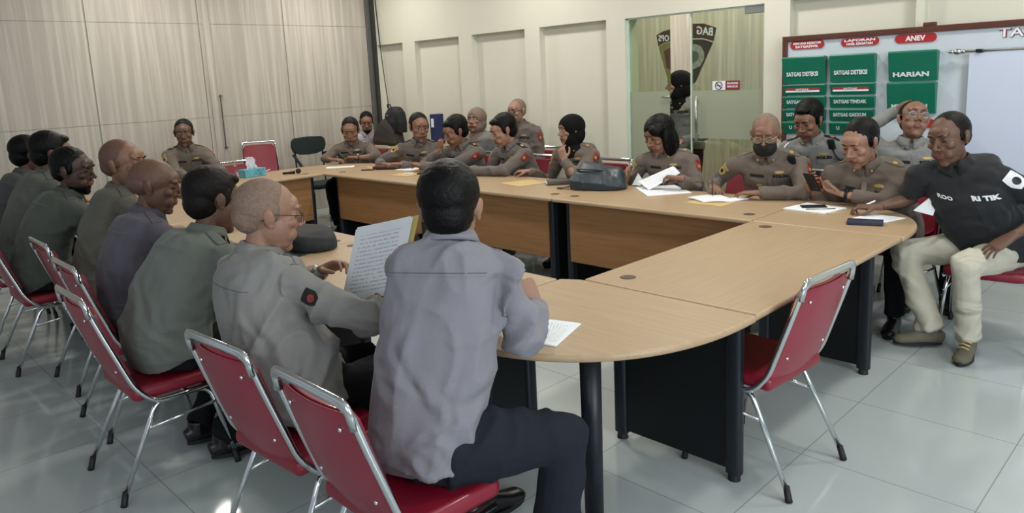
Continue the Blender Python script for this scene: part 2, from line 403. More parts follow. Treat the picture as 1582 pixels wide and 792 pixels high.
# ceiling lamps (fixtures with their own light)
M_LAMP = bpy.data.materials.new('lamp_diffuser'); M_LAMP.use_nodes = True
_b = M_LAMP.node_tree.nodes['Principled BSDF']; _b.inputs['Emission Color'].default_value = (1, .97, .9, 1); _b.inputs['Emission Strength'].default_value = 6
def lamp(i, x, y, where):
    t = thing('ceiling_light', where, 'light', (x, y, CEIL), 0, 'ceiling lamps')
    bm = NB(); lathe(bm, [(.10, -.03), (.115, -.025), (.12, 0)], 24); obj('lamp_housing', bm, M_WHITE, t, smooth=True)
    bm = NB(); lathe(bm, [(.085, -.036), (.09, -.03)], 24); obj('diffuser', bm, M_LAMP, t)
    d = bpy.data.lights.new('lamp', 'AREA'); d.shape = 'DISK'; d.size = .3; d.energy = LAMP_W; d.color = (1, .965, .90)
    o = bpy.data.objects.new('lamp', d); COL.objects.link(o); o.location = (0, 0, -.05); o.parent = t
LAMP_W = 24
k = 0
for x in (-8.0, -5.6, -3.2, -.6, -4.4):
    for y in (3.0, 5.2, 7.3) if x != -4.4 else (7.6,):
        if y > 7 and x not in (-4.4, -3.2, -5.6): continue
        lamp(k, x, y, 'round ceiling downlight above the meeting room'); k += 1

# ---------------------------------------------------------------- glazed opening
def glass_mat(name, rgb, frost=False):
    m = bpy.data.materials.new(name); m.use_nodes = True; nt = m.node_tree; out = nt.nodes['Material Output']
    nt.nodes.remove(nt.nodes['Principled BSDF'])
    tr = nt.nodes.new('ShaderNodeBsdfTransparent'); tr.inputs[0].default_value = (*lin(rgb), 1)
    if frost:
        gl = nt.nodes.new('ShaderNodeBsdfDiffuse'); gl.inputs[0].default_value = (*lin((186, 190, 170)), 1); f = .6
    else:
        gl = nt.nodes.new('ShaderNodeBsdfGlossy'); gl.inputs['Roughness'].default_value = .02; f = .09
    mx = nt.nodes.new('ShaderNodeMixShader'); mx.inputs[0].default_value = f
    nt.links.new(tr.outputs[0], mx.inputs[1]); nt.links.new(gl.outputs[0], mx.inputs[2]); nt.links.new(mx.outputs[0], out.inputs[0]); return m
M_GLASS = glass_mat('clear_glass', (232, 238, 226)); M_FROST = glass_mat('frosted_film', (205, 212, 190), True)
M_STEEL = mat('brushed_steel', (176, 178, 176), .3, metal=.9); M_EDGE = mat('polished_glass_edge', (205, 224, 212), .15)
M_LENS = glass_mat('spectacle_lens', (246, 248, 248))
GY = YW+.05
def pane(name, x0, x1, label, z0f=1.0):
    t = thing(name, label, 'glass panel', ((x0+x1)/2, GY, 0))
    bm = NB(); bb(bm, (x0, GY-.005, .01), (x1, GY+.005, DZ-.01)); obj('glass_pane', bm, M_GLASS, t, world=True)['kind'] = 'structure'
    bm = NB(); bb(bm, (x0+.004, GY-.008, z0f), (x1-.004, GY-.0055, 1.452)); obj('frosted_film', bm, M_FROST, t, world=True)
    return t
gl = pane('glass_door', DX0+.02, -4.075, 'narrow glass panel at the left of the glazed opening, frosted below', .42)
gr = pane('glass_door', -3.835, DX1-.005, 'wide glass door leaf with a frosted band and upright bar handle')
bm = NB(); bb(bm, (-3.846, GY-.009, .01), (-3.834, GY+.009, DZ-.01)); obj('glass_edge', bm, M_EDGE, gr, world=True)
bm = NB(); bb(bm, (DX1-.2, GY-.02, DZ-.07), (DX1-.01, GY+.02, DZ-.005)); obj('hinge_clamp', bm, M_STEEL, gr, world=True, bevel=.004)
bm = NB()
for s in (-1, 1):
    loft(bm, [(-3.765, GY+s*.045, .98), (-3.765, GY+s*.045, 1.40)], [.0125]*2, seg=12)
for z in (1.03, 1.35): loft(bm, [(-3.765, GY-.045, z), (-3.765, GY+.045, z)], [.008]*2, seg=8)
obj('bar_handle', bm, M_STEEL, gr, world=True, smooth=True)
bm = NB(); bb(bm, (DX0, GY-.02, 0), (DX0+.02, GY+.02, DZ)); bb(bm, (DX0, GY-.02, DZ-.012), (DX1, GY+.02, DZ)); struct('trim_4', bm, M_EDGE)
bm = NB(); loft(bm, [(-4.15, GY-.04, 1.40), (-4.06, GY-.04, 1.40)], [.008]*2, seg=8); loft(bm, [(-4.10, GY-.04, 1.40), (-4.10, GY+.0, 1.40)], [.01]*2, seg=8); obj('door_lever', bm, M_STEEL, gl, world=True, smooth=True)
# unit emblem on the glass, seen from behind
M_MAROON = mat('maroon_vinyl', (92, 44, 38), .6, var=.1); M_MUST = mat('mustard_vinyl', (156, 142, 92), .6, var=.15, vscale=20); M_SILV = mat('grey_vinyl', (150, 150, 140), .6, var=.3, vscale=30)
def flat(name, poly, y0, y1, m, parent):
    bm = NB(); a = [bm.verts.new((x, y0, z)) for x, z in poly]; b = [bm.verts.new((x, y1, z)) for x, z in poly]; n = len(poly)
    bm.faces.new(a); bm.faces.new(b[::-1])
    for i in range(n): bm.faces.new((a[i], a[(i+1) % n], b[(i+1) % n], b[i]))
    return obj(name, bm, m, parent, world=True)
y0 = GY+.006
e1 = thing('emblem_decal', 'left yellow and maroon wedge of the mirrored emblem on the glass', 'decal', (-4.13, y0, 1.75), 0)
flat('emblem_band', [(-4.235, 2.0), (-4.16, 2.03), (-4.078, 2.045), (-4.078, 1.93), (-4.15, 1.92), (-4.215, 1.89)], y0, y0+.002, M_MAROON, e1)
flat('emblem_field', [(-4.213, 1.885), (-4.15, 1.915), (-4.078, 1.925), (-4.078, 1.53), (-4.10, 1.53)], y0, y0+.002, M_MUST, e1)
flat('emblem_core', [(-4.15, 1.84), (-4.078, 1.87), (-4.078, 1.66), (-4.12, 1.68)], y0-.002, y0+.004, M_MAROON, e1)
text_on('lettering', 'OPS', (-4.15, y0-.0015, 1.965), V((-1, 0, .06)).normalized(), V((0, 0, 1)), .12, .06, M_WHITE, e1)
e2 = thing('emblem_decal', 'right dark maroon wedge of the mirrored emblem reading BAG on the glass', 'decal', (-3.7, y0, 1.75), 0)
flat('emblem_band', [(-3.83, 2.075), (-3.72, 2.07), (-3.58, 2.02), (-3.61, 1.90), (-3.72, 1.935), (-3.83, 1.94)], y0, y0+.002, M_MAROON, e2)
flat('emblem_field', [(-3.83, 1.93), (-3.72, 1.925), (-3.615, 1.89), (-3.80, 1.53), (-3.83, 1.52)], y0, y0+.002, mat('dark_vinyl', (62, 44, 38), .6), e2)
ring = [(-3.83, 1.89), (-3.79, 1.885), (-3.74, 1.86), (-3.705, 1.80), (-3.71, 1.74), (-3.75, 1.68), (-3.83, 1.65)]
flat('emblem_ring', ring, y0-.002, y0+.004, M_SILV, e2)
flat('emblem_core', [(-3.83, 1.83), (-3.79, 1.82), (-3.76, 1.79), (-3.77, 1.74), (-3.83, 1.71)], y0-.004, y0+.005, mat('teal_vinyl', (80, 96, 84), .6), e2)
text_on('lettering', 'BAG', (-3.70, y0-.0015, 2.0), V((-1, 0, .16)).normalized(), V((0, 0, 1)), .17, .075, M_WHITE, e2)
t = thing('no_smoking_sign', 'small no smoking sign with red text on the glass door', 'sign', (-3.475, GY-.01, 1.49))
bm = NB(); bb(bm, (-3.61, GY-.0125, 1.452), (-3.478, GY-.0085, 1.535)); obj('symbol_panel', bm, M_WHITE, t, world=True)
bm = NB(); bb(bm, (-3.476, GY-.0125, 1.452), (-3.335, GY-.0085, 1.535)); obj('text_panel', bm, mat('sign_maroon', (132, 40, 44), .5), t, world=True)
bm = NB(); cs = [(-3.544+.034*math.cos(a*math.pi/12), GY-.014, 1.4935+.034*math.sin(a*math.pi/12)) for a in range(25)]
loft(bm, cs, [.0035]*25, seg=6); loft(bm, [(-3.568, GY-.014, 1.517), (-3.520, GY-.014, 1.470)], [.0035]*2, seg=6); bb(bm, (-3.566, GY-.0145, 1.489), (-3.522, GY-.0125, 1.497)); obj('symbol', bm, M_BLACKT, t, world=True)
text_on('lettering', 'DILARANG', (-3.405, GY-.013, 1.512), V((1, 0, 0)), V((0, 0, 1)), .11, .02, M_WHITE, t)
text_on('lettering', 'MEROKOK', (-3.405, GY-.013, 1.482), V((1, 0, 0)), V((0, 0, 1)), .11, .02, M_WHITE, t)

# ---------------------------------------------------------------- wall board
YB = 6.1
M_FRAME = mat('brown_frame', (84, 44, 34), .45); M_BOARD = mat('white_board', (196, 205, 212), .4, var=.02); M_GREEN = mat('green_plastic', (14, 108, 84), .35, var=.05)
M_LRED = mat('label_red', (170, 30, 34), .5, var=.03); M_GREY = mat('shadow_letter', (110, 60, 66), .7)
t = thing('notice_board', 'large white notice board in a brown frame on the back wall', 'board', (-1.0, YB+.04, .7))
bm = NB(); bb(bm, (-2.83, YB+.0, .72), (.9, YB+.02, 1.845)); obj('board_face', bm, M_BOARD, t, world=True)
bm = NB(); bb(bm, (-2.865, YB-.02, 1.84), (.94, YB+.1, 1.885)); bb(bm, (-2.865, YB-.02, .68), (.94, YB+.1, .725)); bb(bm, (-2.865, YB-.02, .72), (-2.825, YB+.1, 1.845)); bb(bm, (.9, YB-.02, .72), (.94, YB+.1, 1.845))
obj('frame', bm, M_FRAME, t, world=True, bevel=.004)
bm = NB(); bb(bm, (-1.795, YB-.01, 1.885), (-1.71, YB+.03, 1.912)); obj('clip', bm, M_FRAME, t, world=True, bevel=.003)
X, Zu = V((1, 0, 0)), V((0, 0, 1))
def pill(name, x0, x1, z0, z1, lines, label, tw=.86):
    t = thing(name, label, 'label', ((x0+x1)/2, YB, (z0+z1)/2)); h = z1-z0; r = h/2; c = (x0+x1)/2
    def shp(g): 
        rr = r-g; return [(x1-r+rr*math.cos(a), (z0+z1)/2+rr*math.sin(a)) for a in [R(-90+15*i) for i in range(13)]] + [(x0+r+rr*math.cos(a), (z0+z1)/2+rr*math.sin(a)) for a in [R(90+15*i) for i in range(13)]]
    flat('label_plate', shp(0), YB-.008, YB-.0005, M_LRED, t)
    n = len(lines)
    for i, s in enumerate(lines):
        text_on('lettering', s, (c, YB-.009, z1-h*(i+.5)/n*.86-h*.07), X, Zu, (x1-x0)*tw*(.95 if i == 0 else .8), h*.62/n, M_WHITE, t, bold=.035)
pill('header_label', -2.80, -2.52, 1.775, 1.84, ['RENCANA KEGIATAN', 'SATGASWIL'], 'leftmost red oval label above the first column of green holders')
pill('header_label', -2.385, -2.10, 1.772, 1.836, ['LAPORAN', 'HASIL KEGIATAN'], 'middle red oval label with two lines above the second column of holders')
pill('header_label', -1.985, -1.70, 1.772, 1.836, ['ANEV'], 'red oval label reading ANEV above the third column of holders', .5)
pill('header_label', -1.90, -1.68, 1.14, 1.205, ['ANEV'], 'red oval label low on the board below the HARIAN column', .5)
def holder(x0, x1, z0, z1, word, label, tilt=.055, tz=None, badge=False, font=.03, name='document_holder'):
    t = thing(name, label, 'document holder', ((x0+x1)/2, YB, z0), 0, 'green document holders on the board')
    d = .03+.04*min(1, (z1-z0)/.22)
    bm = NB(); pr = [(YB-.001, z0), (YB-d*.45, z0), (YB-d, z1-.012), (YB-d+.006, z1), (YB-.001, z1-.008)]
    a = [bm.verts.new((x0, y, z)) for y, z in pr]; b = [bm.verts.new((x1, y, z)) for y, z in pr]
    bm.faces.new(a); bm.faces.new(b[::-1])
    for i in range(5): bm.faces.new((a[i], a[(i+1) % 5], b[(i+1) % 5], b[i]))
    obj('holder_body', bm, M_GREEN, t, world=True, bevel=.003)
    h = z1-z0; f = V((0, -(d*.55), h-.012)).normalized(); cz = z0+h*(tz if tz else .35); cy = YB - d*.45 - d*.55*(cz-z0)/(h-.012) - .002
    c = ((x0+x1)/2-.01, cy-.002, cz)
    if badge:
        w = (x1-x0)*.8
        bm = NB(); box(bm, (c[0], cy+.0, cz+.008), (w, .004, .022), Matrix.Rotation(0, 3, 'X')); obj('red_stripe', bm, M_LRED, t, world=True)
        bm = NB(); box(bm, (c[0], cy+.001, cz-.013), (w, .004, .014)); obj('white_stripe', bm, M_WHITE, t, world=True)
    if len(word) == 1: c = (x0+.075, c[1], c[2])
    text_on('lettering', word, c if not badge else (c[0], cy-.005, cz+.0), X, f, .024 if len(word) == 1 else (x1-x0)*(.74 if not badge else .3), font, M_WHITE, t, bold=.035)
for (a, b, wh) in ((-2.845, -2.49, 'left'), (-2.452, -2.108, 'second')):
    holder(a, b, 1.495, 1.715, 'SATGAS DETEKSI', f'tall green holder reading SATGAS DETEKSI in the {wh} column', font=.036)
    holder(a, b, 1.398, 1.49, 'SATGAS', f'flat green holder with a red and white stripe in the {wh} column', tz=.5, badge=True, font=.018)
    holder(a, b, 1.294, 1.392, 'SATGAS TINDAK', f'green holder reading SATGAS TINDAK in the {wh} column', tz=.5)
    holder(a, b, 1.188, 1.288, 'SATGAS GAKKUM', f'green holder reading SATGAS GAKKUM in the {wh} column', tz=.5)
    holder(a, b, 1.08, 1.182, 'U', f'lowest green holder half hidden behind heads in the {wh} column', tz=.5)
holder(-2.01, -1.675, 1.492, 1.715, 'HARIAN', 'large green holder reading HARIAN in the third column', tz=.22, font=.036)
holder(-2.012, -1.677, 1.25, 1.485, 'MINGGUAN', 'large green holder reading MINGGUAN below the HARIAN one', tz=.22, font=.036)
o = text_on('board_title', 'TABULASI', (-1.06, YB-.004, 1.80), X, Zu, .50, .062, mat('title_maroon', (120, 60, 66), .6), None, bold=.04)
tag(o, 'TABULASI heading in pale letters at the top right of the board', 'lettering')
o2 = text_on('lettering', 'TABULASI', (-1.063, YB-.007, 1.803), X, Zu, .50, .062, M_WHITE, o, bold=.01, world=False)
# projection screen on a rod
t = thing('projection_screen', 'white roll-up projection screen hanging from a silver rod before the board', 'screen', (-.8, YB-.06, .6))
bm = NB(); bb(bm, (-1.47, YB-.062, .55), (.35, YB-.056, 1.672)); obj('screen_cloth', bm, mat('screen_white', (196, 204, 222), .7, var=.01), t, world=True)
bm = NB(); loft(bm, [(-1.53, YB-.06, 1.688), (.5, YB-.06, 1.688)], [.009]*2, seg=12); obj('rod', bm, M_STEEL, t, world=True, smooth=True)
bm = NB(); ell(bm, (-1.545, YB-.06, 1.688), (.03, .022, .022)); ell(bm, (-1.585, YB-.06, 1.688), (.02, .012, .012)); ell(bm, (-1.51, YB-.06, 1.688), (.018, .016, .016)); loft(bm, [(-1.61, YB-.06, 1.688), (-1.59, YB-.06, 1.688)], [.002, .005], seg=8); obj('finial', bm, M_STEEL, t, world=True, smooth=True)
bm = NB(); bb(bm, (-1.43, YB-.075, 1.675), (-1.40, YB-.0, 1.70)); obj('bracket', bm, M_BLK, t, world=True)

# ---------------------------------------------------------------- conference table ring
TZ, TT = .75, .028
XI, XO = -2.07, -1.23; YI, YO = 2.40, 1.57; YBK, YBO = 4.02, 4.84; XL, XLO = -6.92, -7.74
def rounded_top(name, poly, m, parent):
    bm = NB(); prism(bm, poly, TZ-TT, TZ); return obj(name, bm, m, parent, world=True, bevel=.011, seg=3)
def grommet(x, y, parent):
    bm = NB(); lathe(bm, [(.034, -.004), (.036, .0015), (.03, .003), (.027, .0022)], 20, Matrix.Translation((x, y, TZ))); obj('grommet', bm, M_GROM, parent, world=True, smooth=True)
def end_panel(parent, c, along, w=.62):
    """black side panel w long, standing on two foot pads, with round nosed posts"""
    bm = NB(); cx, cy = c; ax = V((1, 0, 0)) if along == 'X' else V((0, 1, 0)); pr = V((0, 1, 0)) if along == 'X' else V((1, 0, 0)); C = V((cx, cy, 0))
    a, b = C-ax*(w/2)-pr*.012+V((0, 0, .045)), C+ax*(w/2)+pr*.012+V((0, 0, TZ-TT)); bb(bm, a, b)
    o = obj('side_panel', bm, M_BLK, parent, world=True, bevel=.003)
    for s in (-1, 1):
        bm = NB(); p = C+ax*s*(w/2-.03)
        loft(bm, [p+V((0, 0, .03)), p+V((0, 0, TZ-TT))], [(.034, .026)]*2, side=ax, seg=16, power=3); obj('panel_post', bm, M_BLKM, parent, world=True, smooth=False, bevel=.003)
        bm = NB(); loft(bm, [p, p+V((0, 0, .03))], [.026, .022], seg=12); obj('foot', bm, M_RUB, parent, world=True)
def straight(x0, x1, y0, y1, along, inner, label, group='beech conference table modules'):
    g = .005; t = thing('conference_table', label, 'table', ((x0+x1)/2, (y0+y1)/2, 0), 0, group)
    rounded_top('table_top', [(x0+g, y0+g), (x1-g, y0+g), (x1-g, y1-g), (x0+g, y1-g)], M_TOPX if along == 'X' else M_TOPY, t)
    if along == 'X':
        yc = (y0+y1)/2
        end_panel(t, (x0+.09, yc), 'Y'); end_panel(t, (x1-.09, yc), 'Y')
        yi = y1-.10 if inner == 'hi' else y0+.10; bm = NB(); bb(bm, (x0+.11, yi-.009, .26), (x1-.11, yi+.009, TZ-TT)); obj('modesty_panel', bm, M_MODX, t, world=True)
        for x in (x0+.1, x1-.1): grommet(x, (y1-.17 if inner == 'hi' else y0+.17), t)
    else:
        xc = (x0+x1)/2
        end_panel(t, (xc, y0+.09), 'X'); end_panel(t, (xc, y1-.09), 'X')
        xi = x1-.10 if inner == 'hi' else x0+.10; bm = NB(); bb(bm, (xi-.009, y0+.11, .26), (xi+.009, y1-.11, TZ-TT)); obj('modesty_panel', bm, M_MODY, t, world=True)
        for y in (y0+.14, y1-.12): grommet((x1-.17 if inner == 'hi' else x0+.15), y, t)
    return t
L3 = (XI-XL)/3
wh = ['at its right end', 'in its middle', 'at its far end']
for i in range(3):
    x1 = XI-.035-i*1.6; x1 = XI-i*L3; x0 = XI-(i+1)*L3
    straight(x0, x1, YBK, YBO, 'X', 'lo', f'beech table module of the far row of uniformed officers, {wh[i]}')
    straight(x0, x1 - (.09 if i == 0 else 0), YO, YI, 'X', 'hi', f'beech table module of the near row before the turned backs, {wh[i]}')
t = straight(XI, XO, YI+.05, YBK, 'Y', 'lo', 'empty beech table module on the right with one red chair')
bm = NB(); bb(bm, (XO-.215, YI+.19, .625), (XO-.197, YBK-.12, TZ-TT)); obj('apron', bm, M_MODY, t, world=True)
straight(XLO, XL, YI, YBK, 'Y', 'hi', 'beech table module at the far left end with the tissue box')
def corner(cx, cy, sx, sy, label, chamfer=0, n=2.45, rad=.84):
    t = thing('corner_table', label, 'table', (cx+sx*.35, cy+sy*.35, 0), 0, 'rounded corner table modules')
    g = .003; pts = []
    for i in range(29):
        a = math.pi/2*i/28; pts.append((cx+sx*(g+rad*math.cos(a)**(2/n)), cy+sy*(g+rad*math.sin(a)**(2/n))))
    if chamfer: pts += [(cx+sx*g, cy), (cx-chamfer, cy-sy*chamfer*0+0.0)]
    else: pts += [(cx+sx*g, cy+sy*g)]
    bm = NB(); prism(bm, pts, TZ-TT, TZ); obj('table_top', bm, M_TOPX, t, world=True, bevel=.011, seg=3)
    return t
# near right corner has its inner corner cut off
t = thing('corner_table', 'near rounded corner table module with a white booklet beside the front officer', 'table', (-1.75, 2.05, 0), 0, 'rounded corner table modules')
cx, cy = XI, YI; n = 2.45; pts = []
rx, ry = XO-XI, YI+.047-YO
for i in range(33):
    a = math.pi/2*i/32; c_, s_ = math.cos(a), math.sin(a)
    pts.append((cx+.0+rx*c_**(2/n), YI+.047-ry*s_**(2/n)))
pts += [(XI-.087, YO), (XI-.087, YI), (XI, YI+.047)]
bm = NB(); prism(bm, pts, TZ-TT, TZ); obj('table_top', bm, M_TOPX, t, world=True, bevel=.011, seg=3)
bm = NB(); loft(bm, [(-1.58, 1.90, .012), (-1.58, 1.90, TZ-TT)], [.034, .039], seg=24); obj('leg', bm, M_BLKM, t, world=True, smooth=True)
bm = NB(); loft(bm, [(-1.58, 1.90, 0), (-1.58, 1.90, .014)], [.042, .042], seg=24); obj('foot', bm, M_RUB, t, world=True)
t = corner(XI, YBK, 1, 1, 'far right rounded corner table module with a blue-black phone and papers')
bm = NB(); loft(bm, [(-1.58, 4.5, 0), (-1.58, 4.5, TZ-TT)], [.034, .039], seg=24); obj('leg', bm, M_BLKM, t, world=True, smooth=True)
t = corner(XL, YBK, -1, 1, 'far left rounded corner table module next to the black microphone')
bm = NB(); loft(bm, [(-7.4, 4.5, 0), (-7.4, 4.5, TZ-TT)], [.034, .039], seg=24); obj('leg', bm, M_BLKM, t, world=True, smooth=True)
t = corner(XL, YI, -1, -1, 'rounded corner table module at the far left, hidden behind the seated backs')
bm = NB(); loft(bm, [(-7.4, 1.95, 0), (-7.4, 1.95, TZ-TT)], [.034, .039], seg=24); obj('leg', bm, M_BLKM, t, world=True, smooth=True)

# ---------------------------------------------------------------- chairs
def make_chair(loc, rz, label, group=None, sc=1):
    """red stacking chair with a chromed tube frame, facing +Y"""
    t = thing('banquet_chair', label, 'chair', loc, rz, group)
    # cushion
    bm = NB(); pts = []; 
    for (x, y) in [(-.205, -.16), (.205, -.16), (.215, .20), (.15, .235), (-.15, .235), (-.215, .20)]: pts.append((x, y))
    prism(bm, pts, .405, .465)
    obj('seat', bm, M_RED, t, bevel=.024, seg=4)
    # back: shell and cushion following a gentle curve from the seat up
    prof = [(-.085, .395), (-.115, .415), (-.145, .47), (-.178, .55), (-.212, .65), (-.246, .76), (-.272, .855)]
    def panel(name, off, hw, m, thick, z0, z1):
        bm = NB(); rows = []
        P = smoothpath([(0, y, z) for y, z in prof], 4)
        P = [p for p in P if z0 <= p.z <= z1]
        for i, p in enumerate(P):
            f = i/(len(P)-1); w = hw(f); row = []
            for k in range(9):
                u = k/8*2-1; row.append((u*w, p.y+off + .018*(1-u*u)*(-1 if True else 0), p.z))
            rows.append(row)
        fr = [[bm.verts.new(q) for q in r] for r in rows]; bk = [[bm.verts.new((q[0], q[1]-thick, q[2])) for q in r] for r in rows]
        for i in range(len(rows)-1):
            for k in range(8):
                bm.faces.new((fr[i][k], fr[i][k+1], fr[i+1][k+1], fr[i+1][k])); bm.faces.new((bk[i][k+1], bk[i][k], bk[i+1][k], bk[i+1][k+1]))
            bm.faces.new((fr[i][0], fr[i+1][0], bk[i+1][0], bk[i][0])); bm.faces.new((fr[i][8], bk[i][8], bk[i+1][8], fr[i+1][8]))
        for k in range(8):
            bm.faces.new((fr[0][k+1], fr[0][k], bk[0][k], bk[0][k+1])); bm.faces.new((fr[-1][k], fr[-1][k+1], bk[-1][k+1], bk[-1][k]))
        return obj(name, bm, m, t, bevel=.004)
    hw = lambda f: (.11+.09*min(1, f/.14)**.6 - .012*f) * (1 if f < .9 else 1-.18*((f-.9)/.1)**2)
    sh = panel('back_shell', -.002, lambda f: hw(f)*.985, M_REDS, .008, .39, .85)
    panel('backrest', .024, lambda f: hw(f)*.93, M_RED, .022, .47, .84)
    for (x, z, y) in ((-.13, .78, -.272), (.13, .78, -.272), (-.14, .54, -.190), (.14, .54, -.190)):
        bm = NB(); ell(bm, (x, y-.002, z), (.009, .006, .009), sub=1); obj('rivet', bm, M_CHR, sh, smooth=True)
    # chromed back frame
    path = fillet([(-.215, .17, .395), (-.212, -.08, .392), (-.208, -.150, .47), (-.20, -.245, .74), (-.196, -.285, .865), (.196, -.285, .865), (.20, -.245, .74), (.208, -.150, .47), (.212, -.08, .392), (.215, .17, .395)], .06, 6)
    bm = NB(); loft(bm, path, [.0115]*len(path), seg=10); obj('back_frame', bm, M_CHR, t, smooth=True)
    bm = NB(); p2 = fillet([(-.196, -.274, .80), (-.192, -.285, .868), (.192, -.285, .868), (.196, -.274, .80)], .05, 6)
    loft(bm, p2, [(.010, .016)]*len(p2), side=(0, 1, .12), seg=10, power=2); obj('top_rail', bm, M_CHR, t, smooth=True)
    for sx in (-1, 1):
        for sy in (-1, 1):
            bm = NB()
            if sy < 0: p = fillet([(sx*.19, .0, .385), (sx*.195, -.075, .38), (sx*.222, -.248, .035)], .05, 6)
            else: p = fillet([(sx*.19, .0, .385), (sx*.195, .15, .38), (sx*.222, .225, .035)], .05, 6)
            loft(bm, p, [.0105]*len(p), seg=10); lg = obj('leg', bm, M_CHR, t, smooth=True)
            a = V((sx*.2185, sy*(.240 if sy < 0 else .219), .06)); b = V((sx*.224, sy*(.256 if sy < 0 else .228), .001))
            bm = NB(); loft(bm, [a, b+(a-b)*.2, b], [.0125, .0135, .0145], seg=12); obj('foot_cap', bm, M_RUB, lg, smooth=True)
        bm = NB(); loft(bm, [(sx*.205, -.125, .285), (sx*.208, .180, .31)], [.007]*2, seg=8); obj('stretcher', bm, M_CHR, t, smooth=True)
    bm = NB(); loft(bm, [(-.19, .06, .385), (.19, .06, .385)], [.009]*2, seg=8); obj('cross_tube', bm, M_CHR, t, smooth=True)
    return t

# ---------------------------------------------------------------- people
def hv(a): return V((-math.sin(R(a)), math.cos(R(a)), 0))
UP = V((0, 0, 1))
def head_matrix(hc, yaw, pitch=0, roll=0, sc=1):
    return Matrix.Translation(hc) @ Matrix.Rotation(R(yaw), 4, 'Z') @ Matrix.Rotation(-R(pitch), 4, 'X') @ Matrix.Rotation(R(roll), 4, 'Y') @ Matrix.Scale(sc, 4)
def head_blobs(bm, M, fat=0, beard=False):
    e = lambda c, r, rot=(0, 0, 0), sub=2: ellm(bm, M, c, r, rot, sub)
    e((0, -.018, .030), (.076, .097, .086), sub=3)
    e((0, .020, -.025), (.064+fat*.6, .068, .085), sub=3)
    e((0, .028, -.070), (.050+fat, .055, .044)); e((0, .062, -.098), (.022+fat*.5, .020, .017))
    e((0, .040, -.040), (.054+fat*.8, .046, .046)); e((0, .060, .045), (.052, .026, .030))                                   # forehead
    e((0, .066, -.030), (.040, .022, .030))
    for s in (-1, 1):
        e((s*.028, .078, .036), (.022, .011, .008), (0, 0, -s*14))           # brow
        e((s*.043, .058, -.012), (.021, .024, .019))                         # cheekbone
        e((s*.030, .060, -.052), (.022+fat*.4, .026, .026))                  # cheek
        e((s*.031, .068, .016), (.0145, .0125, .0115))                       # eyelid
        e((s*.013, .094, -.024), (.0085, .010, .0075))                       # nostril
        e((s*.077, -.012, .000), (.0075, .018, .031), (8, s*10, s*-16)); e((s*.075, -.004, -.022), (.007, .010, .011))
        e((s*.082, -.018, .006), (.004, .016, .026), (8, s*10, s*-24))
    loft(bm, [M @ V(p) for p in [(0, .076, .034), (0, .086, .015), (0, .098, -.006), (0, .107, -.018), (0, .104, -.026)]], [.0085, .0080, .0095, .0125, .010], seg=10)
    e((0, .084, -.052), (.024, .010, .0065)); e((0, .083, -.063), (.020, .010, .0065)); e((0, .078, -.057), (.026, .010, .014))
def hand_blobs(bm, w, d, n, side, curl=25, spread=.1, thumb=.6, k=1.0, curls=None):
    """w wrist, d towards the fingers, n where the palm faces, side = +1 if the thumb lies along d x n"""
    d = V(d).normalized(); n = V(n); n = (n-d*n.dot(d)).normalized(); s = d.cross(n)*side; w = V(w)
    P = lambda a, b, c: w + d*a*k + s*b*k + n*c*k
    loft(bm, [P(-.03, 0, 0), P(.0, 0, 0), P(.03, 0, .001), P(.065, 0, .002), P(.09, -.001, .002), P(.10, -.001, .003)], [(.025*k, .019*k), (.027*k, .018*k), (.036*k, .016*k), (.041*k, .0145*k), (.041*k, .0125*k), (.034*k, .008*k)], side=s, seg=14, power=2.4)
    ellm(bm, Matrix.Identity(4), P(.035, .024, .010), (.018*k,)*3)
    for i, (b, L, r) in enumerate(((.0305, .068, .0085), (.0105, .077, .0088), (-.0100, .072, .0083), (-.0295, .056, .0074))):
        base = P(.088 - abs(i-1.2)*.004, b, .002); c = R(curls[i] if curls else curl*(1+.08*i)); a = R(spread*57*(1.2-i)*.35)
        dd = (d*math.cos(a) + s*math.sin(a)).normalized(); p = base; ang = c*.55; rr = r*k
        for j, f in enumerate((.46, .30, .24)):
            q = p + (dd*math.cos(ang) + n*math.sin(ang))*L*f*k
            capsule(bm, p, q, rr, rr*.9, seg=8); p = q; rr *= .9; ang += c*(1.0 if j == 0 else .7)
    p = P(.022, .026, .008); q = p + (d*.62 + s*.62 + n*(.2+.5*thumb)).normalized()*.040*k; r2 = q + (d*.85 + s*(.45-.6*thumb) + n*(.15+.5*thumb)).normalized()*.036*k
    t3 = r2 + (d*.9 + s*(.1-.5*thumb) + n*(.2+.4*thumb)).normalized()*.024*k
    capsule(bm, p, q, .0135*k, .0108*k, 8); capsule(bm, q, r2, .0108*k, .0095*k, 8); capsule(bm, r2, t3, .0095*k, .0078*k, 8)
def ik(S_, T, a, b, hint):
    d = T-S_; L = d.length; 
    if L > (a+b)*.995: k = L/((a+b)*.995); a *= k; b *= k
    u = d.normalized(); x = (a*a-b*b+L*L)/(2*L); h = math.sqrt(max(0, a*a-x*x))
    hint = V(hint); hn = (hint-u*hint.dot(u)); hn.normalize()
    return S_ + u*x + hn*h
PEOPLE = {}
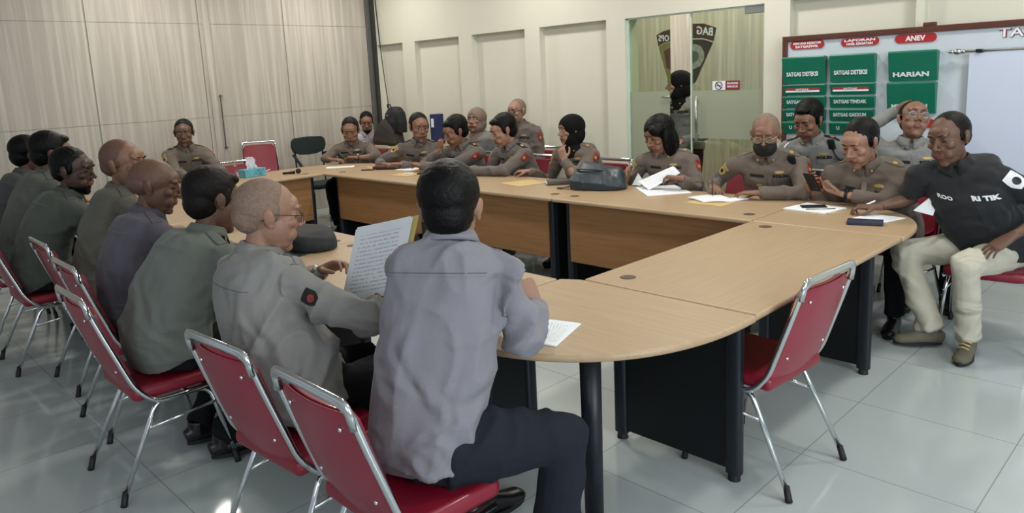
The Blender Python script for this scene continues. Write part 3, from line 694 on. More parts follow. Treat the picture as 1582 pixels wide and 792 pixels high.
def person(key, label, pel, head, face, hyaw, hpitch=0, hroll=0, LH=None, RH=None, legs=None, sk=SK1, shirt=None, trous=M_TROU, sh_m=M_SHOE,
           hair='short', hair_m=M_HAIR, near=False, sleeve=1.0, fat=0, belly=0, hunch=.03, seat=.46, shw=.185, scale=1.0, police=True, glasses=None, mask=False,
           brow=True, eyes=True, group=None, standing=False, hem=None, twist=0, collar=True, wr=.026, facefat=0, epaul=True, shdrop=0, long_hem=False, voxs=1.0, sleeveL=None, openeyes=False, hs=1.14, neck=.048, arm=1.0, beard=False):
    base = V((pel[0], pel[1], 0)); f = hv(face); r = V((f.y, -f.x, 0)); fp = hv(face-twist); rp = V((fp.y, -fp.x, 0))
    hz = pel[2] if len(pel) > 2 else (seat+.095)
    Hp = V((pel[0], pel[1], hz)); Hc = V(head)
    root = thing('person', label, 'person', base, 0, group)
    HM = head_matrix(Hc, hyaw, hpitch, hroll, scale*hs)
    nb = HM @ V((0, -.022, -.085)); hf = hv(hyaw)
    C7 = nb + V((0, 0, -neck)) - f*.022
    chest = C7 + (Hp-C7).normalized()*.05
    SC = C7 + (Hp-C7).normalized()*.045 + f*.012
    SL = SC - r*shw*scale + UP*(-.038-shdrop); SR = SC + r*shw*scale + UP*(-.038-shdrop)
    # ---- body: one continuous skin
    bm = NB(); head_blobs(bm, HM, facefat)
    nk = .052 if police != 'f' else .043
    loft(bm, [HM @ V((0, -.018, -.03)), nb, C7+f*.012, C7+(Hp-C7).normalized()*.08], [nk*1.02, nk, nk*1.12, .07], seg=14)
    mid = C7.lerp(Hp, .5) - f*hunch
    loft(bm, [C7+(Hp-C7).normalized()*.04, mid, Hp], [(.09, .05), (.06, .05), (.07, .05)], side=r, seg=10)
    vox = (.0042 if near else .0052)*voxs
    arms = {}
    for nm, Sx, H, sd in (('L', SL, LH, 1), ('R', SR, RH, -1)):
        if H is None: H = dict(p=Hp + f*.25 - r*sd*.12 + UP*.06, d=f - UP*.3, n=-UP)
        Wp = V(H['p']); d = V(H['d']).normalized(); n = V(H.get('n', (0, 0, -1)))
        if 'e' in H: E = V(H['e'])
        else: E = ik(Sx, Wp, .295*scale, .25*scale, V(H.get('h', -UP*1.0 - r*sd*.45 - f*.3)))
        arms[nm] = (Sx, E, Wp, d)
        capsule(bm, Sx, E, .040, .034); loft(bm, [E, E.lerp(Wp, .35), Wp-(Wp-E).normalized()*.02, Wp+d*.01], [(.035), (.039), (.027, .022), (.026, .019)], seg=12)
        ell(bm, E, (.036,)*3)
        loft(bm, [C7.lerp(Sx, .2)+(Hp-C7).normalized()*.05, Sx], [.04, .038], seg=10)
        # thumb side: for a right hand with palm down, thumb is on its left
        dn = d.cross((n-d*n.dot(d)).normalized())
        # left hand: thumb direction = n x d
        side = 1 if sd == -1 else -1
        hand_blobs(bm, Wp, d, n, side*H.get('flip', 1), H.get('curl', 25), H.get('spread', .12), H.get('thumb', .5), .98*scale*(1+(hs-1)*.45), H.get('curls'))
    me = remesh(bm, vox, 4, .45)
    mats = [sk, M_LIP]
    HI = HM.inverted()
    for p in me.polygons:
        q = HI @ p.center
        if q.y > .07 and (q.x/.025)**2 + ((q.z+.0575)/.0105)**2 < 1: p.material_index = 1
    body = link('body', me, mats, root, world=True)
    # ---- eyes, brows
    if eyes:
        for s in (-1, 1):
            bm = NB()
            if openeyes: ellm(bm, HM, (s*.031, .0775, .0125), (.0105, .006, .0050), (0, 0, -s*16))
            else: ellm(bm, HM, (s*.031, .0785, .0095), (.0115, .0045, .0022), (0, -s*6, -s*16))
            e = obj('eye', bm, M_EYEW if openeyes else M_EYED, root, world=True, smooth=True)
            if openeyes:
                bm = NB(); ellm(bm, HM, (s*.031, .0815, .0125), (.0048, .0035, .0048)); obj('iris', bm, M_EYED, e, world=True, smooth=True)
    if brow:
        for s in (-1, 1):
            bm = NB(); loft(bm, [HM @ V(p) for p in [(s*.012, .0885, .036), (s*.028, .0885, .041), (s*.045, .0765, .036)]], [(.003, .003), (.0045, .0035), (.002, .002)], seg=6)
            obj('eyebrow', bm, hair_m if hair_m != M_STUB else M_HAIRB, root, world=True, smooth=True)
    # ---- hair
    hb = NB(); e = lambda c, rr, rot=(0, 0, 0): ellm(hb, HM, c, rr, rot, 3)
    hv_ = vox*1.1; amp = .0018; pushes = None
    if hair == 'short':
        e((0, -.030, .040), (.080, .0965, .0875)); e((0, -.055, -.004), (.062, .060, .062)); 
        for s in (-1, 1): e((s*.063, .006, .025), (.016, .020, .038))
    elif hair == 'full':
        e((0, -.034, .048), (.0845, .100, .090)); e((0, -.052, -.006), (.069, .070, .072)); e((0, .035, .094), (.05, .040, .024))
        for s in (-1, 1): e((s*.064, .008, .022), (.0175, .020, .042))
        amp = .0016
    elif hair == 'buzz':
        e((0, -.025, .034), (.0785, .093, .0865)); e((0, -.058, -.004), (.060, .058, .058))
        for s in (-1, 1): e((s*.0625, .004, .022), (.015, .018, .034))
        amp = .0008
    elif hair == 'bald':
        e((0, -.045, .008), (.0765, .0755, .058)); amp = .0005
        for s in (-1, 1): e((s*.0635, -.004, .018), (.0125, .018, .024))
    elif hair == 'bob':
        e((0, -.022, .040), (.092, .106, .094)); e((0, -.055, -.05), (.088, .062, .115))
        for s in (-1, 1): e((s*.072, -.005, -.045), (.028, .055, .105), (0, s*4, 0))
        e((-.045, .045, .06), (.05, .05, .04)); pushes = ((-.008, -.018), (.056, .086)); amp = .003
    elif hair in ('hijab', 'hijab_t'):
        e((0, -.022, .034), (.094, .116, .102)); e((0, .0, -.06), (.082, .085, .085)); e((0, -.03, -.03), (.09, .10, .10))
        a = HM @ V((0, -.01, -.10)); b = C7 + f*.03 + UP*-.03
        loft(hb, [a, a.lerp(b, .5), b, b + (Hp-C7).normalized()*.09 + f*.055], [(.075, .078), (.078, .078), (.10, .085), (.11, .05)], side=r, seg=18)
        pushes = ((0, -.016), (.055, .080)); amp = .0012
    if hair:
        hm = remesh(hb, hv_, 3 if not pushes else 4, .5)
        if pushes:
            (cx, cz), (ax, az) = pushes
            for v in hm.vertices:
                q = HI @ v.co; k = ((q.x-cx)/ax)**2 + ((q.z-cz)/az)**2
                if k < 1.0 and q.y > .0: q.y = min(q.y, .030); v.co = HM @ q
            hm.update()
        if amp:
            ns = [v.normal.copy() for v in hm.vertices]
            for v, n_ in zip(hm.vertices, ns): v.co = v.co + n_*amp*(noise.noise(v.co*70)+.6*noise.noise(v.co*150))
        hm_m = hair_m if not hair.startswith('hijab') else (M_HIJT if hair == 'hijab_t' else M_HIJ)
        link('hijab' if hair.startswith('hijab') else 'hair', hm, hm_m, root, world=True, smooth=True)
    else: hb.free()
    if beard:
        bm = NB(); ellm(bm, HM, (0, .028, -.076), (.0535, .0590, .044)); ellm(bm, HM, (0, .064, -.100), (.025, .022, .020)); ellm(bm, HM, (0, .078, -.046), (.026, .012, .0045)); bmsh = remesh(bm, vox, 3, .5)
        link('beard', bmsh, hair_m, root, world=True, smooth=True)
    # ---- shirt
    vs = (.0085 if near else .0115)
    dn = (Hp-C7).normalized(); sp = smoothpath([Hp - UP*(.05 if hem is None else .02), Hp + UP*.05 - f*hunch*.4, mid + f*belly*.5, C7.lerp(Hp, .22) - f*hunch*.35, C7 + dn*.035, C7 + UP*.012 + f*.008], 5)
    prof = [(0, .185+fat, .140+fat+belly*.4), (.2, .180+fat, .142+fat+belly*.8), (.42, .172+fat, .132+fat+belly), (.6, .178+fat*.8, .130+fat+belly*.4), (.78, .178+fat*.6, .118+fat*.5), (.87, .140, .098), (.94, .092, .080), (1, .070, .070)]
    rads = []
    for i in range(len(sp)):
        u = i/(len(sp)-1)
        for j in range(len(prof)-1):
            if prof[j][0] <= u <= prof[j+1][0]+1e-9:
                q = (u-prof[j][0])/(prof[j+1][0]-prof[j][0]); rads.append(((prof[j][1]*(1-q)+prof[j+1][1]*q)*scale, (prof[j][2]*(1-q)+prof[j+1][2]*q)*scale)); break
    bm = NB()
    sides = []
    loft(bm, sp, rads, side=r, seg=22, power=2.35)
    if hem: # loose shirt tail spreading over the seat
        loft(bm, [Hp-UP*hem, Hp-UP*.02, Hp+UP*.08], [(.200+fat, .165+fat), (.195+fat, .158+fat), (.180+fat, .14+fat)], side=rp, seg=22, power=2.3)
    for nm in ('L', 'R'):
        Sx, E, Wp, d = arms[nm]; sl = sleeve if (nm == 'R' or sleeveL is None) else sleeveL
        ell(bm, Sx, (.066*scale*(.3+.7*arm),)*3, sub=3); inn = SC.lerp(Sx, .35)+dn*.03
        loft(bm, [inn, Sx], [.080, .064], seg=14); loft(bm, [C7+f*.0, C7.lerp(Sx, .55)+UP*.004, Sx+UP*.0], [.052, .050, .058], seg=14)
        if sl >= .6:
            t = (sl-.5)*2; end = E.lerp(Wp, t*.97)
            loft(bm, [Sx, Sx.lerp(E, .5), E, E.lerp(end, .5), end], [.070*arm, .062*arm, .055*arm, .050*arm, .043*arm], seg=14)
            ell(bm, E, (.055*arm,)*3)
        else:
            end = Sx.lerp(E, sl*2); loft(bm, [Sx, Sx.lerp(end, .5), end], [.070, .069, .066], seg=14)
    sm = remesh(bm, vs, 5, .55)
    foci = [(arms['L'][1], .16, 1.2), (arms['R'][1], .16, 1.2), (SL+dn*.08, .14, .9), (SR+dn*.08, .14, .9), (Hp+UP*.1, .2, .9)]
    wrinkle(sm, wr*(.9 if near else 1.0), 5.5, seed=hash(key) % 1 + len(key)*1.7 + pel[0], foci=foci)
    sbv = mesh_bvh(sm)
    shirt_o = link('shirt', sm, shirt, root, world=True, smooth=True)
    # ---- collar
    if collar:
        bm = NB(); up = (HM.translation - C7).normalized(); up = (up + UP*.6).normalized(); cc = C7 + f*.016 + up*.012; side_ = (r - up*r.dot(up)).normalized(); fr = up.cross(side_)
        N = 36; rings = []
        for i in range(N+1):
            a = math.pi*2*(i/N)*.94 + math.pi*.06 - math.pi/2 + math.pi   # opening at the front
            a = math.pi/2 + math.pi*.045 + (2*math.pi-math.pi*.09)*i/N
            dirv = side_*math.cos(a) + fr*math.sin(a); front = max(0, math.sin(a))**3
            sx_, sy_ = 1.0, 1.08
            pr = [(.064, -.012), (.061, .016), (.063, .030-.012*front), (.070, .030-.014*front), (.079, .012-.028*front), (.087+.01*front, -.008-.044*front)]
            rings.append([bm.verts.new(cc + dirv*q*(nk/.052)*sy_ + up*z) for q, z in pr])
        for i in range(N):
            for j in range(5): bm.faces.new((rings[i][j], rings[i+1][j], rings[i+1][j+1], rings[i][j+1]))
        o = obj('collar', bm, shirt, root, world=True, smooth=True); s_ = o.modifiers.new('s', 'SOLIDIFY'); s_.thickness = .003; s_.offset = 0
    # ---- chest frame for insignia
    cd = (C7-Hp).normalized(); cn = r.cross(cd) ; cn = cn if cn.dot(f) > 0 else -cn; cn.normalize()
    cu = cd; cr = -r                                      # seen from the front, the reader's right is the wearer's left
    CH = C7.lerp(Hp, .28) + cn*.10
    if police in (True, 'f'):
        def dec(name, x, y, w, h, m, shape='rect', nx=5, ny=4, lift=.0025, label=None): return decal(name, sbv, CH + cr*x + cu*y, cr, cu, cn, w, h, m, root, lift, shape, nx, ny, label)
        for s in (-1, 1):
            dec('pocket', s*.078, -.055, .105, .115, shirt, lift=.0035); dec('pocket_flap', s*.078, .000, .110, .036, shirt, lift=.006)
        dec('placket', 0, -.04, .03, .30, shirt, ny=10, nx=2, lift=.003)
        dec('name_tag', -.078, .030, .095, .020, M_BLACKT, lift=.0045)
        text_wrap('lettering', 'POLRI', sbv, CH+cr*.078+cu*.030, cr, cu, cn, .100, .024, M_BLACKT, root, bold=.05)
        dec('badge', -.078, -.045, .040, .028, M_GOLD, 'round', lift=.007); dec('badge', .078, .058, .060, .018, M_GOLD, 'round', lift=.0045); dec('badge', -.078, -.095, .028, .036, M_GOLD, 'round', lift=.005)
        for s in (-1, 1):
            # shoulder insignia
            Sx, E = (SL, arms['L'][1]) if s > 0 else (SR, arms['R'][1]); ud = (E-Sx).normalized()
            out = (cr*s*.80 + f*.55); out = (out-ud*out.dot(ud)).normalized(); tv = out.cross(ud).normalized(); 
            tu = -ud; tr = tu.cross(out).normalized()
            decal('shoulder_patch', sbv, Sx + ud*.085 + out*.05, tr, tu, out, .060, .068, M_PATCH if s > 0 else M_GOLD, root, .004, 'shield')
            decal('shoulder_patch', sbv, Sx + ud*.083 + out*.05, tr, tu, out, .028, .030, M_GOLD if s > 0 else M_BLACKT, root, .0065, 'round')
            decal('rocker_patch', sbv, Sx + ud*.035 + out*.05, tr, tu, out, .070, .018, M_PATCH if s > 0 else M_GOLD, root, .004)
            # collar pins
            bm = NB(); ell(bm, C7 + f*(.085) + cr*s*.050 - UP*.030 + cn*.014, (.009, .006, .009), sub=1); obj('collar_pin', bm, M_GOLD, root, world=True, smooth=True)
            q = Sx.lerp(SC, .28); decal('epaulette', sbv, q, (SC-Sx).normalized(), f, UP, .11, .045, M_BLACKT if epaul == 'black' else shirt, root, .006)
            decal('rank_mark', sbv, q, (SC-Sx).normalized(), f, UP, .03, .03, M_GOLD, root, .009, 'round')
    elif police == 'back':
        for s in (-1, 1):
            Sx = SL if s > 0 else SR; q = Sx.lerp(SC, .28); decal('epaulette', sbv, q, (SC-Sx).normalized(), f, UP, .125, .042, shirt, root, .0055)
        # yoke seam across the shoulder blades
        yc = C7 + dn*.085; nrm = -cn
        decal('yoke_seam', sbv, yc - cn*.09, r, cu, nrm, .30, .0035, cloth('seam_dark', (98, 96, 99)), root, .0012, nx=26, ny=1)
        decal('yoke_band', sbv, yc - cn*.09 - cu*.006, r, cu, nrm, .30, .006, shirt, root, .0022, nx=26, ny=1)
    # ---- glasses, mask
    if glasses:
        gm = {'dark': M_BLK, 'metal': M_STEEL, 'brown': mat('brown_acetate', (84, 44, 30), .3)}[glasses]
        g = bpy.data.objects.new('glasses', None); COL.objects.link(g); g.parent = root; g.empty_display_size = .02
        for s in (-1, 1):
            bm = NB(); p = [HM @ V((s*.032+.022*math.cos(a), .099-.10*abs(math.cos(a)*.022*s+s*.032)*.25, .006+.0165*math.sin(a))) for a in [2*math.pi*i/20 for i in range(21)]]
            loft(bm, p, [.0016]*21, seg=6, caps=False); obj('rim', bm, gm, g, world=True, smooth=True)
            bm = NB(); loft(bm, [HM @ V(q) for q in [(s*.054, .096, .014), (s*.070, .070, .016), (s*.0775, .02, .014), (s*.079, -.01, .012), (s*.077, -.035, -.01)]], [.0021]*5, seg=6); obj('temple', bm, gm, g, world=True, smooth=True)
            bm = NB(); q = bmesh.ops.create_circle(bm, cap_ends=True, radius=1, segments=20)
            bmesh.ops.transform(bm, matrix=HM @ Matrix.Translation((s*.032, .0985-.0008, .006)) @ Matrix.Rotation(R(90), 4, 'X') @ Matrix.Diagonal((.0215, .016, 1, 1)), verts=q['verts'])
            r_ = bmesh.ops.extrude_face_region(bm, geom=bm.faces[:]); bmesh.ops.translate(bm, verts=[v for v in r_['geom'] if isinstance(v, bmesh.types.BMVert)], vec=hf*.001)
            obj('lens', bm, M_LENS, g, world=True)
        bm = NB(); loft(bm, [HM @ V(q) for q in [(-.011, .0985, .010), (0, .101, .012), (.011, .0985, .010)]], [.0016]*3, seg=6); obj('bridge', bm, gm, g, world=True, smooth=True)
    if mask:
        bm = NB(); ellm(bm, HM, (0, .040, -.058), (.067, .068, .056), sub=3); ellm(bm, HM, (0, .085, -.04), (.030, .030, .034), sub=2); mm = remesh(bm, .005, 4, .5); link('face_mask', mm, M_BLACKT, root, world=True)
        for s in (-1, 1):
            bm = NB(); loft(bm, [HM @ V(q) for q in [(s*.062, .050, -.035), (s*.078, .02, -.02), (s*.083, -.015, -.010)]], [.0015]*3, seg=5); obj('mask_strap', bm, M_BLACKT, root, world=True)
    # ---- trousers and shoes
    if legs is not False:
        lg = legs or {}; bm = NB(); shoes = []
        loft(bm, [Hp+UP*.09, Hp+UP*.02, Hp-UP*.075], [(.150+fat, .115+fat), (.172+fat, .130+fat), (.165+fat, .12+fat)], side=rp, seg=18)
        foc = []
        for nm, sd in (('L', -1), ('R', 1)):
            hj = Hp + rp*sd*.085 - UP*.005; spec = lg.get(nm, {})
            kn = V(spec['k']) if 'k' in spec else hj + fp*.41 + rp*sd*.05 + UP*.0 - UP*(hz-.53)
            an = V(spec['a']) if 'a' in spec else V((kn.x, kn.y, 0)) + fp*(-.02) + UP*.085
            fd = V(spec.get('d', fp)).normalized()
            if standing: kn = Hp + rp*sd*.09 - UP*.42 + fp*.01; an = V((kn.x, kn.y, .085))
            kf = spec.get('fat', 1.0)
            loft(bm, [hj, hj.lerp(kn, .3), hj.lerp(kn, .7), kn], [.098*kf, .092*kf, .078*kf, .066*kf], seg=14); ell(bm, kn, (.066*kf,)*3)
            bot = an - (an-kn).normalized()*.01
            loft(bm, [kn, kn.lerp(an, .35), kn.lerp(an, .75), bot], [.066*kf, .066*kf, .060*kf, .058*kf], seg=14); foc.append((kn, .2, 1)); foc.append((an, .15, 1))
            shoes.append((an, fd))
        foc.append((Hp, .2, .7)); tm = remesh(bm, vs*1.15, 4, .5); wrinkle(tm, .040 if near else .02, 6, seed=pel[1], foci=foc)
        link('trousers', tm, trous, root, world=True); tbv = mesh_bvh(tm)
        for an, fd in shoes:
            bm = NB(); u = UP; s_ = fd.cross(u).normalized(); g0 = V((an.x, an.y, 0)); tilt = an.z-.085
            base_ = V((an.x, an.y, max(0, tilt)))
            loft(bm, [base_-fd*.065+u*.04, base_-fd*.03+u*.05, base_+fd*.05+u*.046, base_+fd*.12+u*.034, base_+fd*.175+u*.03, base_+fd*.20+u*.024], [(.026, .034), (.036, .046), (.042, .042), (.048, .032), (.044, .026), (.022, .014)], side=s_, seg=16)
            loft(bm, [base_+u*.04-fd*.005, base_+u*.11], [(.040, .045), (.042, .048)], side=s_, seg=14)
            sm_ = remesh(bm, .007, 3, .5); sh = link('shoe', sm_, sh_m, root, world=True)
            bm = NB(); pl = []
            for i in range(20):
                a = 2*math.pi*i/20; y = .072+.132*math.cos(a); wdt = (.045 if y > .05 else .038); x = wdt*math.sin(a); pl.append(base_ + fd*y + s_*x)
            a_ = [bm.verts.new(p + u*.001) for p in pl]; b_ = [bm.verts.new(p + u*.020) for p in pl]; bm.faces.new(a_[::-1]); bm.faces.new(b_)
            for i in range(20): bm.faces.new((a_[i], a_[(i+1) % 20], b_[(i+1) % 20], b_[i]))
            obj('sole', bm, M_RUB, sh, world=True)
    P = dict(tbv=(tbv if legs is not False else None), root=root, HM=HM, sbv=sbv, arms=arms, C7=C7, Hp=Hp, f=f, r=r, SC=SC, SL=SL, SR=SR, dn=dn, CH=CH, cn=cn, cu=cu, cr=cr, shirt=shirt_o)
    PEOPLE[key] = P; return P
def watch(P, arm, m=M_BLK, face_m=M_STEEL, back=.035):
    Sx, E, Wp, d = P['arms'][arm]; ax = (Wp-E).normalized(); c = Wp - ax*back*.5
    w = bpy.data.objects.new('watch', None); COL.objects.link(w); w.parent = P['root']; w.empty_display_size = .02
    bm = NB(); loft(bm, [c-ax*.010, c+ax*.010], [(.034, .029)]*2, seg=18); obj('strap', bm, m, w, world=True, smooth=False, bevel=.002)
    n = (UP-ax*UP.dot(ax)).normalized(); q = ax.orthogonal().normalized()
    bm = NB(); loft(bm, [c+n*.024, c+n*.038], [.018, .017], seg=18); obj('watch_face', bm, face_m, w, world=True, bevel=.002)

# ---------------------------------------------------------------- who sits where
C_P8 = cloth('grey_mauve', (124, 121, 129)); C_P7 = cloth('grey_light', (125, 123, 120)); C_P6 = cloth('grey_green', (101, 105, 99)); C_P5 = cloth('grey_violet', (80, 76, 86))
C_P4 = cloth('olive_grey', (90, 88, 79)); C_P3 = cloth('dark_olive_grey', (70, 74, 67)); C_P2 = cloth('grey_worn', (84, 86, 80)); C_P1 = cloth('grey_dim', (70, 72, 72))
C_UN = cloth('uniform_brown_grey', (99, 88, 79)); C_UN2 = cloth('uniform_grey', (98, 90, 85)); C_BG = cloth('uniform_pale_grey', (124, 124, 122)); C_BLK = cloth('black_cotton', (19, 21, 25)); C_LT = cloth('lilac_white', (186, 178, 184))
GB = 'officers seated with backs to the camera'; GF = 'officers seated along the far row'
dn_ = (0, 0, -1)
exec_people = True
# near row, backs turned
person('P8', 'person in a plain grey-mauve shirt seated nearest the camera, back turned, hands clasped', (-1.73, 1.29), (-1.80, 1.49, 1.245), 34, 42, 8, 0, near=True, shirt=C_P8, trous=M_TROUN, hair='full', sk=SK4, scale=1.03, shw=.155, hem=.03, police='back', twist=40, neck=.006, arm=.86, hs=1.16, fat=-.004,
       RH=dict(p=(-1.70, 1.76, .865), d=(-.50, .0, .80), n=(-.8, .1, -.4), e=(-1.605, 1.59, .83), curl=75, thumb=.9), LH=dict(p=(-1.93, 1.80, .86), d=(.6, .0, .25), n=(.1, -.4, -.6), e=(-2.07, 1.66, .82), curl=55),
       legs=dict(R=dict(k=(-1.44, 1.60, .545), a=(-1.50, 1.58, .085), fat=1.2), L=dict(k=(-1.95, 1.66, .54), a=(-1.95, 1.68, .085), fat=1.1)), wr=.052)
person('P7', 'person with shaved grey head and glasses holding up a folder, back turned', (-2.41, 1.20), (-2.58, 1.255, 1.185), 4, -18, 10, 0, near=True, shirt=C_P7, hair='buzz', hair_m=M_GREYH, sk=SK4, glasses='brown', hem=.02, fat=.02, police='back', shw=.185, scale=1.02, hs=1.15,
       RH=dict(p=(-2.29, 1.50, .83), d=(-.1, .9, .15), n=(-.8, 0, .1), e=(-2.11, 1.34, .85), curl=45), LH=dict(p=(-2.60, 1.47, .925), d=(.8, .3, .35), n=(.3, -.2, -.6), curl=40, spread=.25), wr=.052, sleeveL=.8, facefat=.004)
person('P6', 'person with thick black hair and glasses in a grey-green shirt, back turned', (-3.33, 1.10), (-3.33, 1.37, 1.155), 2, -2, 16, -6, near=True, shirt=C_P6, hair='full', hair_m=M_HAIRB, sk=SK2, glasses='dark', hem=.02, fat=.028, police='back', shw=.20, hs=1.2, legs=dict(R=dict(k=(-3.15, 1.49, .53), a=(-3.19, 1.22, .10), d=(.25, .95, 0)), L=dict(k=(-3.45, 1.49, .53), a=(-3.42, 1.20, .10), d=(.1, .95, 0))),
       RH=dict(p=(-3.13, 1.66, .79), d=(-.3, .9, 0), n=dn_), LH=dict(p=(-3.5, 1.66, .79), d=(.3, .9, 0), n=dn_), hunch=.05, wr=.038)
person('P5', 'person with a bald head in a dark grey-violet shirt, back turned', (-3.98, 1.17), (-4.0, 1.345, 1.185), -4, -34, 14, 0, near=True, shirt=C_P5, hair='bald', hair_m=M_STUB, sk=SK2, hem=.02, fat=.015, police='back', hs=1.22, brow=False,
       RH=dict(p=(-3.78, 1.66, .79), d=(-.3, .9, 0), n=dn_), LH=dict(p=(-4.15, 1.66, .79), d=(.3, .9, 0), n=dn_), hunch=.05, wr=.038)
person('P4', 'person with balding cropped head in an olive-grey shirt looking right, back turned', (-4.74, 1.23), (-4.76, 1.44, 1.25), -6, -50, 4, 0, near=True, shirt=C_P4, hair='buzz', hair_m=M_STUB, sk=SK1, hem=.02, police='back', scale=1.02, hs=1.24,
       RH=dict(p=(-4.55, 1.68, .79), d=(-.3, .9, 0), n=dn_), LH=dict(p=(-4.92, 1.68, .79), d=(.3, .9, 0), n=dn_), hunch=.04, wr=.034)
person('P3', 'person with dark skin, beard and black hair in a dark olive-grey shirt, back turned', (-5.40, 1.08), (-5.38, 1.32, 1.19), -6, -42, 10, 0, near=True, shirt=C_P3, hair='short', hair_m=M_HAIR, sk=SK3, hem=.02, police='back', fat=.02, hs=1.24, beard=True,
       RH=dict(p=(-5.2, 1.66, .79), d=(-.3, .9, 0), n=dn_), LH=dict(p=(-5.6, 1.66, .79), d=(.3, .9, 0), n=dn_), hunch=.06, wr=.034)
person('P2', 'person with black hair in a worn grey shirt, second from far left of near row', (-6.10, 1.10), (-6.1, 1.38, 1.265), -2, -10, 10, 0, shirt=C_P2, hair='full', hair_m=M_HAIR, sk=SK2, hem=.02, police='back', scale=1.03, hs=1.2,
       RH=dict(p=(-5.9, 1.68, .79), d=(-.3, .9, 0), n=dn_), LH=dict(p=(-6.3, 1.68, .79), d=(.3, .9, 0), n=dn_), hunch=.05)
person('P1', 'person with black hair in a dim grey shirt at far left of near row', (-6.78, 1.10), (-6.8, 1.38, 1.225), -2, 0, 10, 0, shirt=C_P1, hair='full', hair_m=M_HAIR, sk=SK2, hem=.02, police='back', hs=1.2,
       RH=dict(p=(-6.6, 1.68, .79), d=(-.3, .9, 0), n=dn_), LH=dict(p=(-7.0, 1.68, .79), d=(.3, .9, 0), n=dn_), hunch=.05)
# head of the table, far left
P9 = person('P9', 'person in decorated police uniform seated alone at the far left end table', (-8.22, 3.05), (-8.03, 3.05, 1.235), -96, -118, 8, 0, shirt=C_UN, hair='short', hair_m=M_HAIR, sk=SK2, openeyes=True, fat=.015, hs=1.2, epaul='black',
       RH=dict(p=(-7.62, 2.9, .80), d=(.8, .5, 0), n=dn_), LH=dict(p=(-7.60, 3.25, .82), d=(.6, -.6, .1), n=dn_))
# far row
P10 = person('P10', 'person in police uniform with folded bare forearms at the left corner of the far row', (-7.86, 5.02), (-7.72, 4.90, 1.11), -138, -130, 20, 0, shirt=C_UN, hair='short', hair_m=M_HAIRB, sk=SK1, sleeve=.72, facefat=.006, fat=.02, shw=.20, hs=1.3,
       RH=dict(p=(-7.66, 4.58, .80), d=(.85, .25, .05), n=dn_, e=(-7.92, 4.64, .79)), LH=dict(p=(-7.42, 4.76, .82), d=(-.8, -.35, .05), n=dn_, e=(-7.34, 4.98, .80), curl=35), legs=dict(L=dict(k=(-7.30, 4.56, .50), a=(-7.12, 4.40, .085), fat=1.1), R=dict(k=(-7.52, 4.46, .50), a=(-7.28, 4.38, .085), fat=1.25)))
P11 = person('P11', 'person in police uniform with high fringe turning to look along the far row', (-6.62, 5.10), (-6.44, 4.96, 1.165), -146, -112, 10, 0, shirt=C_UN2, hair='short', hair_m=M_HAIRB, sk=SK1, fat=.03, shw=.20, hs=1.3, epaul='black',
       RH=dict(p=(-6.62, 4.58, .80), d=(.7, .0, .05), n=dn_, e=(-6.88, 4.70, .79)), LH=dict(p=(-6.42, 4.66, .80), d=(-.6, -.3, .05), n=dn_))
P12 = person('P12', 'person in police uniform with short black hair resting a hand on the chin', (-5.84, 5.12), (-5.81, 4.93, 1.13), -165, -196, 22, 0, shirt=C_UN2, hair='full', hair_m=M_HAIR, sk=SK1, shw=.20, hs=1.28, fat=.015, epaul='black',
       RH=dict(p=(-5.90, 4.79, .945), d=(.05, .06, 1), n=(0, 1, 0), e=(-6.10, 4.72, .80), curl=70), LH=dict(p=(-5.98, 4.60, .81), d=(-.7, -.1, .2), n=dn_, e=(-5.72, 4.74, .80), curl=50))
P13 = person('P13', 'person in police uniform with side-swept black hair leaning in and looking down', (-5.02, 5.14), (-5.11, 4.94, 1.15), -180, -203, 20, 4, shirt=C_UN2, hair='full', hair_m=M_HAIR, sk=SK4, shw=.19, hs=1.26, epaul='black',
       RH=dict(p=(-5.40, 4.76, .80), d=(-.9, -.2, 0), n=dn_), LH=dict(p=(-5.24, 4.62, .80), d=(-.95, -.05, 0), n=dn_, e=(-4.92, 4.74, .80)))
P14 = person('P14', 'person in a black hijab and police uniform with one hand at the mouth', (-4.22, 5.16), (-4.31, 5.0, 1.165), -172, -200, 4, 0, shirt=C_UN, hair='hijab', sk=SK4, police='f', shw=.175, openeyes=True, collar=False, hs=1.10, fat=.01,
       RH=dict(p=(-4.70, 4.84, .80), d=(-.85, -.35, 0), n=dn_, curl=40), LH=dict(p=(-4.20, 4.78, .93), d=(-.40, .1, .9), n=(-.2, .9, 0), e=(-4.02, 4.72, .80), curl=35, spread=.15))
P15 = person('P15', 'person with a chin-length black bob in police uniform sorting papers', (-3.26, 5.16), (-3.36, 4.98, 1.145), -164, -192, 22, 0, shirt=C_UN, hair='bob', hair_m=M_HAIR, sk=SK1, police='f', shw=.205, fat=.025, facefat=.004, hs=1.26,
       RH=dict(p=(-3.58, 4.86, .86), d=(.1, -.5, -.5), n=(1, 0, 0)), LH=dict(p=(-3.02, 4.76, .85), d=(-.85, -.2, .1), n=(-.2, -.2, -.8), curl=45))
P16 = person('P16', 'person in a black face mask and police uniform writing in a notebook', (-2.40, 5.14), (-2.42, 4.90, 1.175), -158, -160, 16, 0, shirt=C_UN, hair='buzz', hair_m=M_GREYH, sk=SK1, mask=True, glasses='metal', fat=.035, shw=.22, hs=1.22,
       RH=dict(p=(-2.74, 4.74, .81), d=(.6, -.75, .0), n=dn_, curl=50, e=(-2.84, 4.95, .80)), LH=dict(p=(-2.36, 4.68, .80), d=(-.85, -.3, .0), n=dn_, e=(-2.13, 4.82, .80), curl=22, spread=.3))
